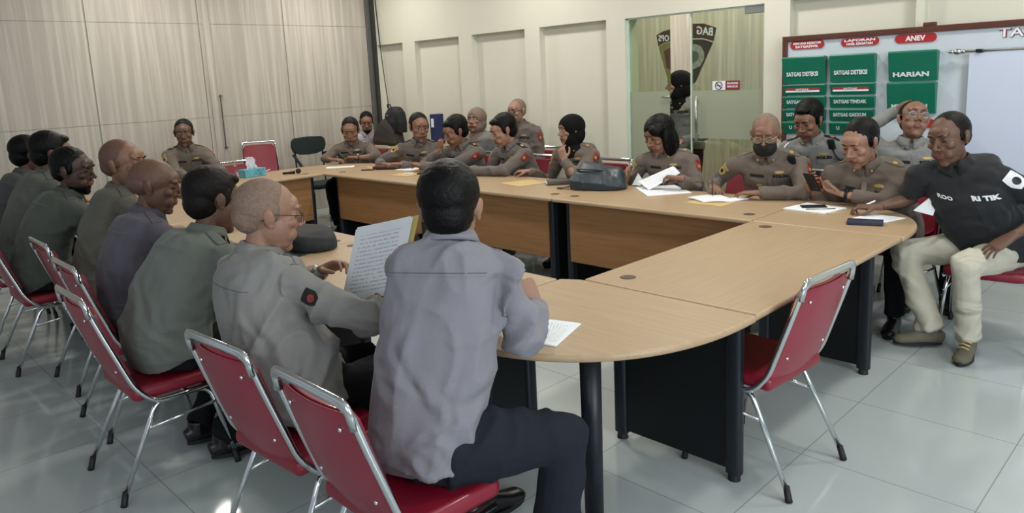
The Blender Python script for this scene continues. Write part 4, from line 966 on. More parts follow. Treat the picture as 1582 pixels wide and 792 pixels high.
P17 = person('P17', 'person in police uniform with cropped black hair looking down at a phone', (-1.66, 5.08), (-1.74, 4.79, 1.145), -172, -194, 24, 0, shirt=C_UN, hair='short', hair_m=M_HAIR, sk=SK4, fat=.03, sleeve=.9, shw=.215, hs=1.24,
       RH=dict(p=(-2.08, 4.82, .83), d=(.35, -.55, .35), n=(.75, .2, .4), curl=50), LH=dict(p=(-1.80, 4.70, .83), d=(-.80, -.1, .2), n=(-.1, .1, .9), e=(-1.58, 4.76, .80), curl=55))
P18 = person('P18', 'person in a black RI TIK shirt and pale cargo trousers seated at the right corner', (-1.00, 4.88), (-1.20, 4.62, 1.205), -166, -198, 14, 6, shirt=C_BLK, trous=M_KHAKI, sh_m=M_BOOT, hair='buzz', hair_m=M_HAIRB, sk=SK2, sleeve=.40, police=None, belly=.055, fat=.03, shw=.20, seat=.46, near=True, wr=.026, facefat=.003, hem=.04, scale=1.02, hs=1.2,
       RH=dict(p=(-1.54, 4.54, .80), d=(-.75, -.25, -.0), n=dn_, e=(-1.40, 4.70, .835), curl=45), LH=dict(p=(-.86, 4.56, .70), d=(-.55, -.35, -.45), n=(.1, .5, -.9), e=(-.70, 4.78, .82), curl=15, spread=.3),
       legs=dict(L=dict(k=(-1.04, 4.44, .53), a=(-1.02, 4.52, .09), d=(.03, -1, 0), fat=1.12), R=dict(k=(-1.40, 4.60, .53), a=(-1.22, 4.56, .10), d=(-.75, -.5, 0), fat=1.12)))
# behind them
person('P19', 'person in a pale shirt with dark collar and beard seated at the rear desk', (-8.62, 5.80), (-8.50, 5.66, 1.15), -130, -124, 18, 0, shirt=C_LT, hair='short', sk=SK1, beard=True, police=None, hs=1.15)
person('P20', 'person in a taupe hijab leaning against the cream wall behind the far row', (-6.28, 5.80), (-6.33, 5.70, 1.19), -155, -163, -4, 0, shirt=C_BG, hair='hijab_t', sk=SK4, police=None, shw=.165, openeyes=True, collar=False)
person('P21', 'person with grey hair and glasses seated against the cream wall behind the far row', (-5.60, 5.82), (-5.69, 5.72, 1.29), -160, -172, 6, 0, shirt=C_UN2, hair='buzz', hair_m=M_GREYH, sk=SK4, glasses='dark', hunch=.0)
person('P22', 'person in a black hijab and grey uniform standing behind the glass door', (-4.12, 6.62, .90), (-4.15, 6.50, 1.50), -185, -222, 0, 0, shirt=C_BG, hair='hijab', sk=SK4, police='f', standing=True, shw=.165, openeyes=True, collar=False)
P23 = person('P23', 'person in a pale grey uniform with a white lanyard seated behind the masked officer', (-2.28, 5.62), (-2.36, 5.45, 1.23), -165, -184, 22, 0, shirt=C_BG, hair='full', sk=SK1, epaul='black', hs=1.2)
P24 = person('P24', 'person in glasses leaning back with one hand behind the head, before the board', (-1.60, 5.68), (-1.68, 5.60, 1.235), -160, -146, -18, -8, shirt=C_BG, hair='buzz', hair_m=M_HAIR, sk=SK1, glasses='metal', fat=.02, facefat=.004, hunch=.0, hs=1.2,
       RH=dict(p=(-1.84, 5.74, 1.29), d=(.5, .0, .2), n=(.3, -.9, 0), e=(-1.97, 5.50, 1.17), curl=30))
# things worn
watch(P10, 'L'); watch(P14, 'L'); watch(P16, 'L', M_STEEL); watch(P17, 'L', M_BLK, M_BLK); watch(PEOPLE['P7'], 'L', M_STEEL)
def shoulder_patch(P, side, w, h, mm, m2, down=.10, outy=.3):
    Sx, E = (P['SL'], P['arms']['L'][1]) if side == 'L' else (P['SR'], P['arms']['R'][1]); ud = (E-Sx).normalized()
    out = (P['r']*(-1 if side == 'L' else 1)*.8 + P['f']*outy); out = (out-ud*out.dot(ud)).normalized(); tu = -ud; tr = tu.cross(out).normalized()
    decal('shoulder_patch', P['sbv'], Sx+ud*down+out*.05, tr, tu, out, w, h, mm, P['root'], .003, 'shield'); decal('shoulder_patch', P['sbv'], Sx+ud*(down+.006)+out*.05, tr, tu, out, w*.5, h*.45, m2, P['root'], .0055, 'round')
shoulder_patch(PEOPLE['P7'], 'R', .055, .066, M_BLACKT, M_PATCH, .13, -.4)
kn_, hp_ = V((-1.04, 4.44, .53)), P18['Hp']-P18['r']*.085; ax_ = (kn_-hp_).normalized(); oo = V((.75, -.15, .5)); oo = (oo-ax_*oo.dot(ax_)).normalized(); uu = oo.cross(ax_).normalized()
decal('cargo_pocket', P18['tbv'], hp_.lerp(kn_, .62)+oo*.08, ax_, uu, oo, .15, .13, M_KHAKI, P18['root'], .005); decal('pocket_flap', P18['tbv'], hp_.lerp(kn_, .62)+oo*.08+uu*.05, ax_, uu, oo, .16, .045, M_KHAKI, P18['root'], .010)
P18['CH'] = P18['CH'] + P18['cn']*.07
shoulder_patch(P18, 'L', .085, .10, M_WHITET, M_BLKM, .06, .9)
text_wrap('lettering', 'RI TIK', P18['sbv'], P18['CH']+P18['cr']*.10+P18['cu']*.02, P18['cr'], P18['cu'], P18['cn'], .135, .028, M_WHITET, P18['root'], bold=.05)
text_wrap('lettering', 'ROO', P18['sbv'], P18['CH']-P18['cr']*.10+P18['cu']*.005, P18['cr'], P18['cu'], P18['cn'], .075, .020, M_WHITET, P18['root'], bold=.03)
decal('pocket', P18['sbv'], P18['CH']+P18['cr']*.095-P18['cu']*.07, P18['cr'], P18['cu'], P18['cn'], .12, .12, C_BLK, P18['root'], .003)
def radio(P):
    c = P['SL'].lerp(P['SC'], .25) + P['f']*.075 + UP*.035
    bm = NB(); q = Matrix.Rotation(R(180), 3, 'Z'); rot = Matrix((P['cr'], P['cn'], P['cu'])).transposed(); box(bm, c, (.05, .03, .075), rot); o = obj('radio_microphone', bm, M_BLK, P['root'], world=True, bevel=.008)
    bm = NB(); loft(bm, smoothpath([c-P['cu']*.035, c-P['cu']*.09+P['cr']*.02+P['cn']*.01, c-P['cu']*.12+P['cr']*.05, c-P['cu']*.05+P['cr']*.07-P['cn']*.02]), [.004]*19, seg=6); obj('coiled_cord', bm, M_BLK, P['root'], world=True, smooth=True)
radio(P16); radio(P23)
bm = NB(); a = P23['SR']; pts = [P23['C7'].lerp(a, .75)+UP*.045, a+P23['f']*.055+UP*.03, a+P23['f']*.085-UP*.03+P23['r']*.01, a+P23['f']*.08-UP*.10+P23['r']*.02, a+P23['f']*.05-UP*.15+P23['r']*.05]
loft(bm, smoothpath(pts), [(.008)]*21, seg=8); obj('lanyard', bm, M_WHITET, P23['root'], world=True, smooth=True)

# ---------------------------------------------------------------- chairs placed
chair0 = make_chair((-1.372, 2.765, 0), R(86), 'empty red banquet chair pulled up to the right table, rear of back panel in view')
def chair(x, y, rz, label, group=None): return dup(chair0, (x, y, 0), R(rz), label, group)
chair(-1.725, 1.18, 0, 'red banquet chair under the front officer in the grey-mauve shirt')
chair(-2.29, 1.16, 4, 'red banquet chair under the officer with the folder and glasses')
chair(-3.345, 1.02, 0, 'red banquet chair under the officer in the grey-green shirt')
chair(-4.0, 1.16, 0, 'red banquet chair under the officer in the grey-violet shirt')
chair(-4.76, 1.22, 0, 'red banquet chair under the officer in the olive-grey shirt')
chair(-5.405, 1.06, 0, 'red banquet chair under the dark bearded officer')
chair(-6.10, 1.06, 0, 'red banquet chair second from the far left end of the near row')
chair(-6.78, 1.06, 0, 'red banquet chair at the far left end of the near row')
chair(-1.02, 4.90, 186, 'red banquet chair under the man in the black shirt')
chair(-8.28, 3.05, -92, 'red banquet chair under the officer at the far left end')
chair(-7.84, 3.56, -92, 'empty red banquet chair pushed in at the left table behind the tissue box')
chair(-8.22, 3.99, -110, 'lower red banquet chair of the stacked pair by the streaked partition', 'stacked pair of red chairs')
o = chair(-8.24, 3.995, -110, 'upper red banquet chair of the stacked pair, its back rising above the table', 'stacked pair of red chairs'); o.location.z = .17
for x, w in ((-7.9, 'under the officer at the far row corner'), (-6.62, 'under the officer with the high fringe'), (-5.88, 'under the officer with a hand on the chin'), (-5.02, 'under the officer with side-swept hair'), (-4.16, 'under the officer in the black hijab'), (-2.40, 'under the masked officer'), (-1.62, 'under the officer with the phone')):
    chair(x, 5.16, 180, f'red banquet chair {w}')
chair(-2.98, 5.30, 160, 'red banquet chair to the right of the officer with the black bob')
chair(-5.6, 5.84, 180, 'red banquet chair against the cream wall under the grey-haired officer')
chair(-6.3, 5.84, 180, 'red banquet chair against the cream wall under the officer in the taupe hijab')
chair(-2.26, 5.68, 180, 'red banquet chair before the board under the officer with the lanyard')
chair(-1.6, 5.70, 180, 'red banquet chair before the board under the officer leaning back')

# ---------------------------------------------------------------- dark green office chair by the partition
t = thing('office_chair', 'dark green fabric office chair with armrests between red chairs and far row', 'chair', (-8.22, 4.72, 0), R(-92))
M_GRF = mat('dark_green_fabric', (26, 40, 38), .85, bump=.2, bscale=80)
bm = NB(); P_ = [(-.21, .86), (-.235, .93), (-.225, 1.0), (-.19, 1.035), (0, 1.045), (.19, 1.035), (.225, 1.0), (.235, .93), (.21, .86), (.12, .825), (0, .815), (-.12, .825)]
a = [bm.verts.new((x, -.25-.02*(1-(x/.235)**2), z)) for x, z in P_]; b = [bm.verts.new((x, -.20-.02*(1-(x/.235)**2), z)) for x, z in P_]
bm.faces.new(a); bm.faces.new(b[::-1])
for i in range(12): bm.faces.new((a[i], a[(i+1) % 12], b[(i+1) % 12], b[i]))
obj('backrest', bm, M_GRF, t, bevel=.012, seg=3)
bm = NB(); prism(bm, [(-.22, -.18), (.22, -.18), (.23, .2), (.15, .24), (-.15, .24), (-.23, .2)], .42, .48); obj('seat', bm, M_GRF, t, bevel=.02, seg=3)
for sx in (-1, 1):
    p = fillet([(sx*.19, -.235, .90), (sx*.19, -.21, .46), (sx*.20, .20, .40), (sx*.23, .24, .0)], .05); bm = NB(); loft(bm, p, [.011]*len(p), seg=8); obj('leg', bm, M_BLK, t, smooth=True)
    p = fillet([(sx*.20, -.16, .42), (sx*.23, -.25, .0)], .05); bm = NB(); loft(bm, p, [.011]*len(p), seg=8); obj('leg', bm, M_BLK, t, smooth=True)
    bm = NB(); p = fillet([(sx*.20, -.22, .82), (sx*.25, -.16, .84), (sx*.26, .10, .68), (sx*.21, .14, .44)], .05); loft(bm, p, [(.02, .012)]*len(p), seg=8); obj('armrest', bm, M_BLK, t, smooth=True)

# ---------------------------------------------------------------- rear desk and what stands on it
t = thing('desk', 'plain beech desk against the cream wall under the black backpack', 'desk', (-7.62, 5.75, 0))
bm = NB(); bb(bm, (-8.30, 5.42, .83), (-7.10, 6.06, .86)); obj('desk_top', bm, M_TOPX, t, world=True, bevel=.006)
bm = NB(); bb(bm, (-8.26, 5.48, .12), (-7.14, 5.50, .83)); obj('front_panel', bm, M_MODX, t, world=True)
for x in (-8.26, -7.14):
    bm = NB(); bb(bm, (x-.015, 5.46, 0), (x+.015, 6.04, .83)); obj('side_panel', bm, M_MODX, t, world=True)
t = thing('backpack', 'tall black and brown backpack standing on the rear desk', 'backpack', (-7.98, 5.68, .86))
bm = NB(); loft(bm, [(-8.05, 5.68, .862), (-8.05, 5.68, .90), (-8.04, 5.69, 1.0), (-8.00, 5.70, 1.10), (-7.97, 5.71, 1.14)], [(.25, .13), (.27, .15), (.24, .14), (.17, .12), (.12, .09)], side=(1, 0, 0), seg=20, power=2.6)
me = remesh(bm, .012, 3); wrinkle(me, .012, 7, 3); link('lower_bag', me, mat('brown_black_canvas', (46, 40, 34), .8, bump=.2), t, world=True)
bm = NB(); loft(bm, [(-7.95, 5.74, 1.02), (-7.95, 5.74, 1.15), (-7.96, 5.75, 1.27), (-7.97, 5.76, 1.335), (-7.97, 5.76, 1.355)], [(.17, .10), (.175, .11), (.15, .10), (.10, .07), (.05, .04)], side=(1, 0, 0), seg=20, power=2.8)
me = remesh(bm, .012, 3); wrinkle(me, .006, 7, 5); link('upper_compartment', me, M_DARK, t, world=True)
bm = NB(); p = smoothpath([(-7.84, 5.66, 1.28), (-7.78, 5.63, 1.22), (-7.77, 5.62, 1.12), (-7.81, 5.62, 1.02)]); loft(bm, p, [(.018, .006)]*len(p), side=(1, 0, 0), seg=8); obj('shoulder_strap', bm, M_BLK, t, world=True, smooth=True)
bm = NB(); p = smoothpath([(-8.04, 5.70, 1.34), (-8.03, 5.69, 1.385), (-7.98, 5.69, 1.38), (-7.96, 5.70, 1.34)]); loft(bm, p, [.008]*len(p), seg=8); obj('grab_handle', bm, M_BLK, t, world=True, smooth=True)
for z in (1.24, 1.10):
    bm = NB(); bb(bm, (-8.00, 5.632, z), (-7.95, 5.642, z+.012)); obj('buckle', bm, M_STEEL, t, world=True, bevel=.002)
t = thing('ring_binder', 'blue ring binder with a white spine label standing on the rear desk', 'binder', (-7.36, 5.93, .86))
bm = NB(); bb(bm, (-7.46, 5.92, .862), (-7.35, 6.06, 1.245)); obj('cover', bm, mat('blue_board', (34, 46, 92), .5), t, world=True, bevel=.006)
bm = NB(); bb(bm, (-7.43, 5.916, 1.08), (-7.38, 5.92, 1.19)); obj('spine_label', bm, M_WHITE, t, world=True)

# ---------------------------------------------------------------- papers and small things on the tables
def paper_mat(name, rows=.018, ink=(192, 198, 206), seedv=0):
    m = bpy.data.materials.new(name); m.use_nodes = True; nt = m.node_tree; b = nt.nodes['Principled BSDF']; b.inputs['Roughness'].default_value = .8
    tc = nt.nodes.new('ShaderNodeTexCoord'); sp = nt.nodes.new('ShaderNodeSeparateXYZ'); nt.links.new(tc.outputs['UV'], sp.inputs[0])
    def M(op, a, b_=None):
        q = nt.nodes.new('ShaderNodeMath'); q.operation = op
        for i, v in enumerate((a, b_)):
            if v is None: continue
            if isinstance(v, (int, float)): q.inputs[i].default_value = v
            else: nt.links.new(v, q.inputs[i])
        return q.outputs[0]
    fr = M('FRACT', M('MULTIPLY', sp.outputs[1], 18)); row = M('LESS_THAN', fr, .36)
    mp = nt.nodes.new('ShaderNodeMapping'); mp.inputs['Scale'].default_value = (26, 18, 1); n = nt.nodes.new('ShaderNodeTexNoise'); n.inputs['Scale'].default_value = 1; nt.links.new(tc.outputs['UV'], mp.inputs[0]); nt.links.new(mp.outputs[0], n.inputs['Vector'])
    w = M('GREATER_THAN', n.outputs['Fac'], .46)
    inx = M('MULTIPLY', M('GREATER_THAN', sp.outputs[0], .12), M('LESS_THAN', sp.outputs[0], .88)); iny = M('MULTIPLY', M('GREATER_THAN', sp.outputs[1], .1), M('LESS_THAN', sp.outputs[1], .9))
    f = M('MULTIPLY', M('MULTIPLY', row, w), M('MULTIPLY', inx, iny))
    mx = nt.nodes.new('ShaderNodeMix'); mx.data_type = 'RGBA'; nt.links.new(f, mx.inputs['Factor']); mx.inputs['A'].default_value = (*lin((236, 239, 243)), 1); mx.inputs['B'].default_value = (*lin(ink), 1)
    nt.links.new(mx.outputs['Result'], b.inputs['Base Color']); return m
M_PRINT = paper_mat('printed_page')
def sheet(name, q, th, m, parent=None, curl=0, n=8, up=None):
    """page from four corners (near-left, near-right, far-right, far-left), gently curved"""
    q = [V(p) for p in q]; nn = (q[1]-q[0]).cross(q[3]-q[0]).normalized() if up is None else V(up)
    bm = NB(); uv = bm.loops.layers.uv.new('UV'); A, B = {}, {}
    for i in range(n+1):
        for j in range(n+1):
            u, v = i/n, j/n; p = q[0].lerp(q[1], u).lerp(q[3].lerp(q[2], u), v) + nn*curl*math.sin(math.pi*u)*(.6+.4*v)
            A[i, j] = bm.verts.new(p + nn*th); B[i, j] = bm.verts.new(p)
    def f(vs, uvs):
        k = bm.faces.new(vs)
        for l, c in zip(k.loops, uvs): l[uv].uv = c
    for i in range(n):
        for j in range(n):
            c = [(i/n, j/n), ((i+1)/n, j/n), ((i+1)/n, (j+1)/n), (i/n, (j+1)/n)]
            f((A[i, j], A[i+1, j], A[i+1, j+1], A[i, j+1]), c); f((B[i, j+1], B[i+1, j+1], B[i+1, j], B[i, j]), [(0, 0)]*4)
    for i in range(n):
        f((B[i, 0], B[i+1, 0], A[i+1, 0], A[i, 0]), [(0, 0)]*4); f((A[i, n], A[i+1, n], B[i+1, n], B[i, n]), [(0, 0)]*4); f((A[0, i], A[0, i+1], B[0, i+1], B[0, i]), [(0, 0)]*4); f((B[n, i], B[n, i+1], A[n, i+1], A[n, i]), [(0, 0)]*4)
    me = bpy.data.meshes.new(name); bm.normal_update(); bm.to_mesh(me); bm.free()
    return link(name, me, m, parent, world=parent is not None)
def z3(pts, z): return [(x, y, z) for x, y in pts]
T0 = TZ+.001
tag(sheet('booklet', z3([(-1.93, 1.90), (-1.685, 1.725), (-1.60, 1.745), (-1.68, 1.975)], T0)[0:4], .004, M_PRINT, curl=0) , 'white printed booklet lying on the near corner table beside the front officer', 'booklet')
# folder held up by the officer with glasses
t = thing('document_folder', 'yellow folder with printed white sheets held up by the officer with glasses', 'folder', (-2.3, 1.5, .85))
TL, TR_, BL = V((-2.365, 1.50, 1.115)), V((-2.15, 1.60, 1.165)), V((-2.44, 1.46, .825)); BR = BL+(TR_-TL)
nb_ = (BR-BL).cross(TL-BL).normalized(); nb_ = nb_ if nb_.dot(V((1, -.5, 0))) > 0 else -nb_
e_ = (BR-BL).normalized(); g_ = (TL-BL).normalized()
sheet('folder_cover', [BL-g_*.035-e_*.004-nb_*.006, BR-g_*.03+e_*.02-nb_*.006, TR_+e_*.02-nb_*.006+g_*.005, TL+e_*.05-nb_*.006], .002, M_YEL, t, curl=.004, up=nb_)
for i in range(4):
    off = nb_*(.002*i+.001); sh = e_*(-.004*i) + g_*(.004*((i*7) % 3))
    sheet('page', [BL+off+sh, BR+off+sh, TR_+off+sh, TL+off+sh+e_*.006], .001, M_PRINT, t, curl=.012, up=nb_)
# things on the near row
t = thing('black_cap', 'flat black cap or pouch lying on the near row beyond the folder', 'cap', (-3.78, 2.08, TZ))
bm = NB(); loft(bm, [(-3.78, 2.08, TZ+.002), (-3.78, 2.08, TZ+.02), (-3.775, 2.085, TZ+.06), (-3.77, 2.09, TZ+.09), (-3.77, 2.09, TZ+.105)], [(.20, .13), (.21, .14), (.205, .135), (.18, .115), (.10, .06)], side=(.82, -.4, 0), seg=28, power=3)
me = remesh(bm, .008, 4); wrinkle(me, .003, 8, 2); link('crown', me, M_DARK, t, world=True)
bm = NB(); loft(bm, [(-3.80, 1.98, TZ+.001), (-3.80, 1.98, TZ+.007)], [(.22, .10), (.22, .10)], side=(.82, -.4, 0), seg=28); obj('brim', bm, M_DARK, t, world=True, bevel=.002)
for i, (a, b) in enumerate((((-3.80, 1.80, TZ+.012), (-3.66, 1.875, TZ+.03)), ((-3.93, 1.80, TZ+.006), (-3.78, 1.83, TZ+.006)))):
    bm = NB(); loft(bm, [a, V(a).lerp(V(b), .9), b], [.004, .004, .002], seg=8); tag(obj('pencil', bm, M_MANILA, smooth=True), ('pale pencil leaning on the black cap on the near row', 'pale pencil lying flat before the black cap on the near row')[i], 'pencil')
t = thing('open_folder', 'yellow folder with a white sheet propped open beyond the bald officer', 'folder', (-4.72, 2.0, .8))
sheet('folder_cover', [(-4.80, 1.84, .757), (-4.60, 1.96, .757), (-4.73, 2.16, .90), (-4.93, 2.04, .90)], .002, M_YEL, t)
sheet('page', [(-4.807, 1.875, .790), (-4.63, 1.985, .790), (-4.71, 2.11, .875), (-4.89, 2.0, .875)], .0015, M_PRINT, t)
# tissue box
t = thing('tissue_box', 'turquoise tissue box with a white tissue sticking out on the left table', 'tissue box', (-7.48, 3.50, TZ))
M_TUR = mat('turquoise_card', (96, 168, 186), .5, var=.25, vscale=28)
rz = Matrix.Rotation(R(8), 3, 'Z'); bm = NB(); box(bm, (-7.48, 3.50, TZ+.042), (.125, .25, .082), rz); obj('carton', bm, M_TUR, t, world=True, bevel=.003)
bm = NB()
for k in range(10):
    a = random.uniform(0, 6.28); y = 3.40+.022*k; x = -7.42; z = TZ+.02+.045*(k % 3 == 0)+.012*(k % 2); ell(bm, (x+.004, y, z), (.003, .007, .008), sub=1)
obj('printed_dots', bm, mat('teal_ink', (30, 110, 120), .6), t, world=True)
bm = NB(); rows = []
for i in range(9):
    v = i/8; z = TZ+.08+.135*v; w = .055*(1-.55*v)+.012; rows.append([bm.verts.new((-7.48+.022*math.sin(k*1.7+i*.6)*(1-v*.3), 3.50-.02*v+w*(k/10*2-1)+.008*math.sin(i*1.3), z - .012*abs(math.sin(k*1.3))*v)) for k in range(11)])
for i in range(8):
    for k in range(10): bm.faces.new((rows[i][k], rows[i][k+1], rows[i+1][k+1], rows[i+1][k]))
o = obj('tissue', bm, mat('tissue_white', (224, 226, 234), .9, var=.02), t, world=True, smooth=True); q = o.modifiers.new('s', 'SOLIDIFY'); q.thickness = .002
t = thing('microphone', 'black wireless microphone lying on the left table near the far corner', 'microphone', (-7.22, 3.84, TZ))
bm = NB(); loft(bm, [(-7.27, 3.735, TZ+.015), (-7.255, 3.765, TZ+.015), (-7.215, 3.85, TZ+.017)], [.011, .012, .016], seg=14); obj('handle', bm, M_BLK, t, world=True, smooth=True)
bm = NB(); ell(bm, (-7.20, 3.882, TZ+.028), (.027, .03, .027), sub=3); obj('mesh_head', bm, mat('dark_mesh', (48, 42, 40), .5, metal=.4, bump=.6, bscale=300), t, world=True, smooth=True)
# far row papers
def paper(pts, label, z=T0, m=None, th=.0015, cat='paper', name='paper_sheet', curl=0): return tag(sheet(name, z3(pts, z), th, m or M_PRINT, curl=curl), label, cat)
paper([(-7.30, 4.27), (-7.09, 4.50), (-7.22, 4.60), (-7.43, 4.37)], 'white sheet before the folded hands of the far left corner officer')
paper([(-6.98, 4.58), (-6.72, 4.50), (-6.62, 4.78), (-6.88, 4.86)], 'manila envelope under the brown leather pouch on the far row', m=M_MANILA, cat='envelope', name='envelope')
bm = NB(); loft(bm, [(-6.66, 4.47, TZ+.022), (-6.63, 4.49, TZ+.025), (-6.52, 4.57, TZ+.026), (-6.43, 4.63, TZ+.025), (-6.41, 4.645, TZ+.022)], [(.02, .012), (.04, .021), (.042, .023), (.04, .021), (.02, .012)], side=(.6, -.8, 0), seg=16, power=2.6)
tag(obj('leather_pouch', bm, mat('brown_leather', (70, 42, 34), .5, bump=.2), smooth=True), 'small brown leather pouch on the far row between two officers', 'pouch')
bm = NB(); box(bm, (-6.66, 4.40, TZ+.006), (.14, .03, .010), Matrix.Rotation(R(35), 3, 'Z')); tag(obj('pen_case', bm, M_BLK, bevel=.003), 'slim black pen case lying left of the brown pouch', 'pen case')
paper([(-6.40, 4.56), (-6.18, 4.60), (-6.22, 4.86), (-6.44, 4.82)], 'white sheet under the sleeve of the officer with high fringe')
t = thing('notepad', 'small manila notepad with a ring of cord and black phone before the chin-resting officer', 'notepad', (-5.92, 4.36, TZ))
sheet('pad', z3([(-6.04, 4.25), (-5.79, 4.29), (-5.86, 4.47), (-6.09, 4.43)], T0), .004, M_MANILA, t)
bm = NB(); c_ = [(-5.93+.055*math.cos(a), 4.40+.04*math.sin(a), TZ+.010) for a in [2*math.pi*i/20 for i in range(21)]]; loft(bm, c_, [.005]*21, seg=6, caps=False); tag(obj('cord_ring', bm, M_WHITE, smooth=True), 'white loop of cord lying on the small notepad', 'cord')
bm = NB(); box(bm, (-5.80, 4.50, TZ+.007), (.15, .075, .010), Matrix.Rotation(R(30), 3, 'Z')); tag(obj('mobile_phone', bm, M_BLK, bevel=.003), 'black phone lying beside the small notepad on the far row', 'phone')
paper([(-4.62, 4.40), (-4.33, 4.33), (-4.24, 4.62), (-4.53, 4.69)], 'manila envelope on the far row before the officer in the black hijab', m=M_MANILA, cat='envelope', name='envelope')
t = thing('thick_book', 'thick grey zipped planner lying beside the manila envelope', 'book', (-4.11, 4.62, TZ)); rb = Matrix.Rotation(R(48), 3, 'Z')
bm = NB(); box(bm, (-4.11, 4.63, TZ+.020), (.25, .14, .036), rb); obj('cover', bm, mat('grey_leatherette', (84, 78, 72), .5), t, world=True, bevel=.008)
bm = NB(); box(bm, (-4.113, 4.627, TZ+.020), (.252, .13, .020), rb); obj('page_block', bm, M_WHITE, t, world=True)
# handbag
t = thing('handbag', 'slouching dark blue leather handbag on the far row beside the papers', 'handbag', (-3.72, 4.55, TZ))
bm = NB(); c0 = V((-3.66, 4.56, TZ)); sd = V((.92, .38, 0)).normalized()
loft(bm, [c0+V((0, 0, .003)), c0+V((0, 0, .03)), c0+V((-.0, .02, .08)), c0+V((-.01, .05, .13)), c0+V((-.02, .07, .165)), c0+V((-.02, .08, .175))], [(.225, .12), (.24, .13), (.22, .105), (.195, .072), (.175, .045), (.15, .02)], side=sd, seg=30, power=2.6)
me = remesh(bm, .007, 3); wrinkle(me, .016, 8, 4); link('bag_body', me, M_BAG, t, world=True)
for s_, hh in ((-1, .05), (1, .0)):
    bm = NB(); b0 = c0+V((-.02, .06, .15)); p = smoothpath([b0-sd*.13+V((0, s_*.03, 0)), b0-sd*.12+V((-.01, s_*.09, .01)), b0+V((0, s_*.12, -.04+hh)), b0+sd*.12+V((0, s_*.09, .0)), b0+sd*.12+V((0, s_*.03, 0))]); loft(bm, p, [(.009, .006)]*len(p), seg=8); obj('bag_handle', bm, M_BAG, t, world=True, smooth=True)
bm = NB(); p = smoothpath([c0+sd*.165+V((0, -.03, .14)), c0+sd*.19+V((0, -.06, .10)), c0+sd*.21+V((0, -.07, .06))]); 
for q in p[::2]: ell(bm, q, (.008, .008, .008), sub=1)
obj('metal_charm', bm, M_STEEL, t, world=True, smooth=True)
bm = NB(); loft(bm, smoothpath([c0-sd*.21+V((0, -.05, .02)), c0-sd*.27+V((0, -.05, .01)), c0-sd*.31+V((0, -.03, .008))]), [(.02, .006)]*11, side=sd.cross(UP), seg=8); obj('strap_end', bm, M_BAG, t, world=True, smooth=True)
# papers of the officer with the bob
tag(sheet('paper_sheet', [(-3.43, 4.74, T0), (-3.10, 4.44, T0), (-2.90, 4.72, T0), (-3.22, 4.98, T0)], .005, M_PRINT), 'white sheaf lying flat under the raised page of the officer with the bob', 'paper')
tag(sheet('paper_sheet', [(-3.40, 4.74, .80), (-3.24, 4.66, .757), (-3.05, 4.80, .882), (-3.14, 4.84, .925)], .0012, M_PRINT, curl=.015), 'white page raised off the table by the officer with the bob', 'paper')
tag(sheet('paper_sheet', [(-3.50, 4.80, .757), (-3.42, 4.80, .757), (-3.42, 4.84, .80), (-3.48, 4.86, .85)], .0012, M_WHITE, curl=.01), 'small curled white page beside the dark blue handbag', 'paper')
# masked officer
paper([(-2.72, 4.34), (-2.44, 4.33), (-2.44, 4.58), (-2.72, 4.58)], 'manila envelope under the open notebook of the masked officer', m=M_MANILA, cat='envelope', name='envelope')
t = thing('notebook', 'open white notebook being written in by the masked officer', 'notebook', (-2.64, 4.55, TZ))
sheet('left_page', [(-2.80, 4.50, TZ+.004), (-2.62, 4.40, TZ+.004), (-2.53, 4.60, TZ+.004), (-2.72, 4.70, TZ+.004)], .008, M_PRINT, t, curl=.006)
sheet('right_page', [(-2.615, 4.405, TZ+.004), (-2.47, 4.50, TZ+.004), (-2.42, 4.66, TZ+.004), (-2.525, 4.605, TZ+.004)], .007, M_PRINT, t, curl=.008)
W16 = P16['arms']['R'][2]; bm = NB(); loft(bm, [(-2.655, 4.585, TZ+.014), (-2.66, 4.60, TZ+.03), (-2.70, 4.66, TZ+.13)], [.001, .004, .004], seg=8); tag(obj('pen', bm, M_BLK, smooth=True), 'dark pen held upright over the open notebook by the masked officer', 'pen')
# phone officer
t = thing('mobile_phone', 'dark phone held up in both hands by the officer at the right corner', 'phone', (-1.985, 4.66, .88))
rot = Matrix.Rotation(R(-12), 3, 'Z') @ Matrix.Rotation(R(-55), 3, 'X'); bm = NB(); box(bm, (-1.985, 4.665, .90), (.075, .15, .009), rot); obj('phone_case', bm, M_BLK, t, world=True, bevel=.004)
n_ = rot @ V((0, 0, 1)); bm = NB(); box(bm, V((-1.985, 4.665, .90))+n_*.005, (.068, .14, .001), rot); obj('screen', bm, mat('dark_screen', (28, 34, 44), .1), t, world=True)
tag(sheet('writing_pad', [(-2.07, 4.44, T0), (-1.80, 4.41, T0), (-1.75, 4.64, T0), (-2.03, 4.70, T0)], .008, M_PRINT), 'white writing pad on the corner table under the held phone', 'notepad')
bm = NB(); box(bm, (-1.93, 4.57, TZ+.013), (.15, .07, .008), Matrix.Rotation(R(35), 3, 'Z')); tag(obj('mobile_phone', bm, M_BLK, bevel=.003), 'black phone lying on the white writing pad at the right corner', 'phone')
bm = NB(); loft(bm, [(-1.93, 4.46, TZ+.013), (-1.79, 4.56, TZ+.013)], [.004]*2, seg=8); tag(obj('pen', bm, M_STEEL, smooth=True), 'silver pen lying on the white writing pad at the right corner', 'pen')
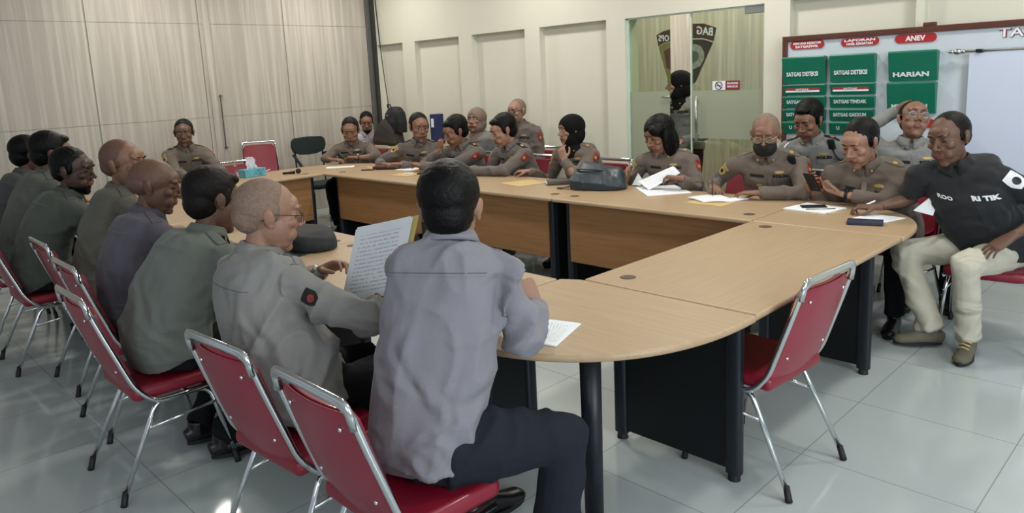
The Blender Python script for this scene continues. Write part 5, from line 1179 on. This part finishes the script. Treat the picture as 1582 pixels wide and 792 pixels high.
for i, (a, b, w_) in enumerate((((-1.872, 4.378), (-1.83, 4.405), 'left'), ((-1.79, 4.44), (-1.742, 4.47), 'right'))):
    bm = NB(); v = V((*b, 0))-V((*a, 0)); box(bm, V(((a[0]+b[0])/2, (a[1]+b[1])/2, TZ+.003)), (v.length, .016, .004), Matrix.Rotation(math.atan2(v.y, v.x), 3, 'Z')); tag(obj('paper_slip', bm, M_MANILA), f'small pale paper slip before the writing pad, the {w_} one of two', 'paper slip')
# right corner man
tag(sheet('paper_sheet', z3([(-1.62, 4.36), (-1.42, 4.34), (-1.37, 4.52), (-1.58, 4.56)], T0), .002, M_PRINT), 'white sheet under the writing hand of the man in black', 'paper')
t = thing('mobile_phone', 'dark blue phone with pale markings on its edge, lying before the white sheet', 'phone', (-1.50, 4.25, TZ))
bm = NB(); box(bm, (-1.50, 4.245, TZ+.0125), (.185, .085, .024), Matrix.Rotation(R(17), 3, 'Z')); obj('phone_case', bm, mat('navy_plastic', (36, 42, 66), .35), t, world=True, bevel=.005)
tag(sheet('paper_sheet', [(-1.36, 4.60, .785), (-1.255, 4.60, .765), (-1.25, 4.62, .80), (-1.285, 4.62, .862)], .0015, M_WHITE), 'white paper corner sticking up at the waist of the man in black', 'paper')
bm = NB(); loft(bm, [(-1.675, 4.50, TZ+.012), (-1.66, 4.505, TZ+.025), (-1.55, 4.54, TZ+.085)], [.001, .004, .005], seg=8); tag(obj('pen', bm, M_WHITE, smooth=True), 'white pen in the hand of the man in black', 'pen')
# shoe laces on the boots, pocket on the cargo trousers
for o in [c for c in P18['root'].children if c.name.startswith('shoe')]:
    vs_ = [v.co for v in o.data.vertices]; c = sum(vs_, V())/len(vs_); top = max(v.z for v in vs_)
bm = NB()
for k in range(4):
    y = 4.47-.022*k; z = .122-.012*k; loft(bm, [(-1.05, y, z-.006), (-1.02, y-.01, z+.006), (-.99, y, z-.006)], [.0035]*3, seg=6)
obj('laces', bm, M_MANILA, P18['root'], world=True, smooth=True)
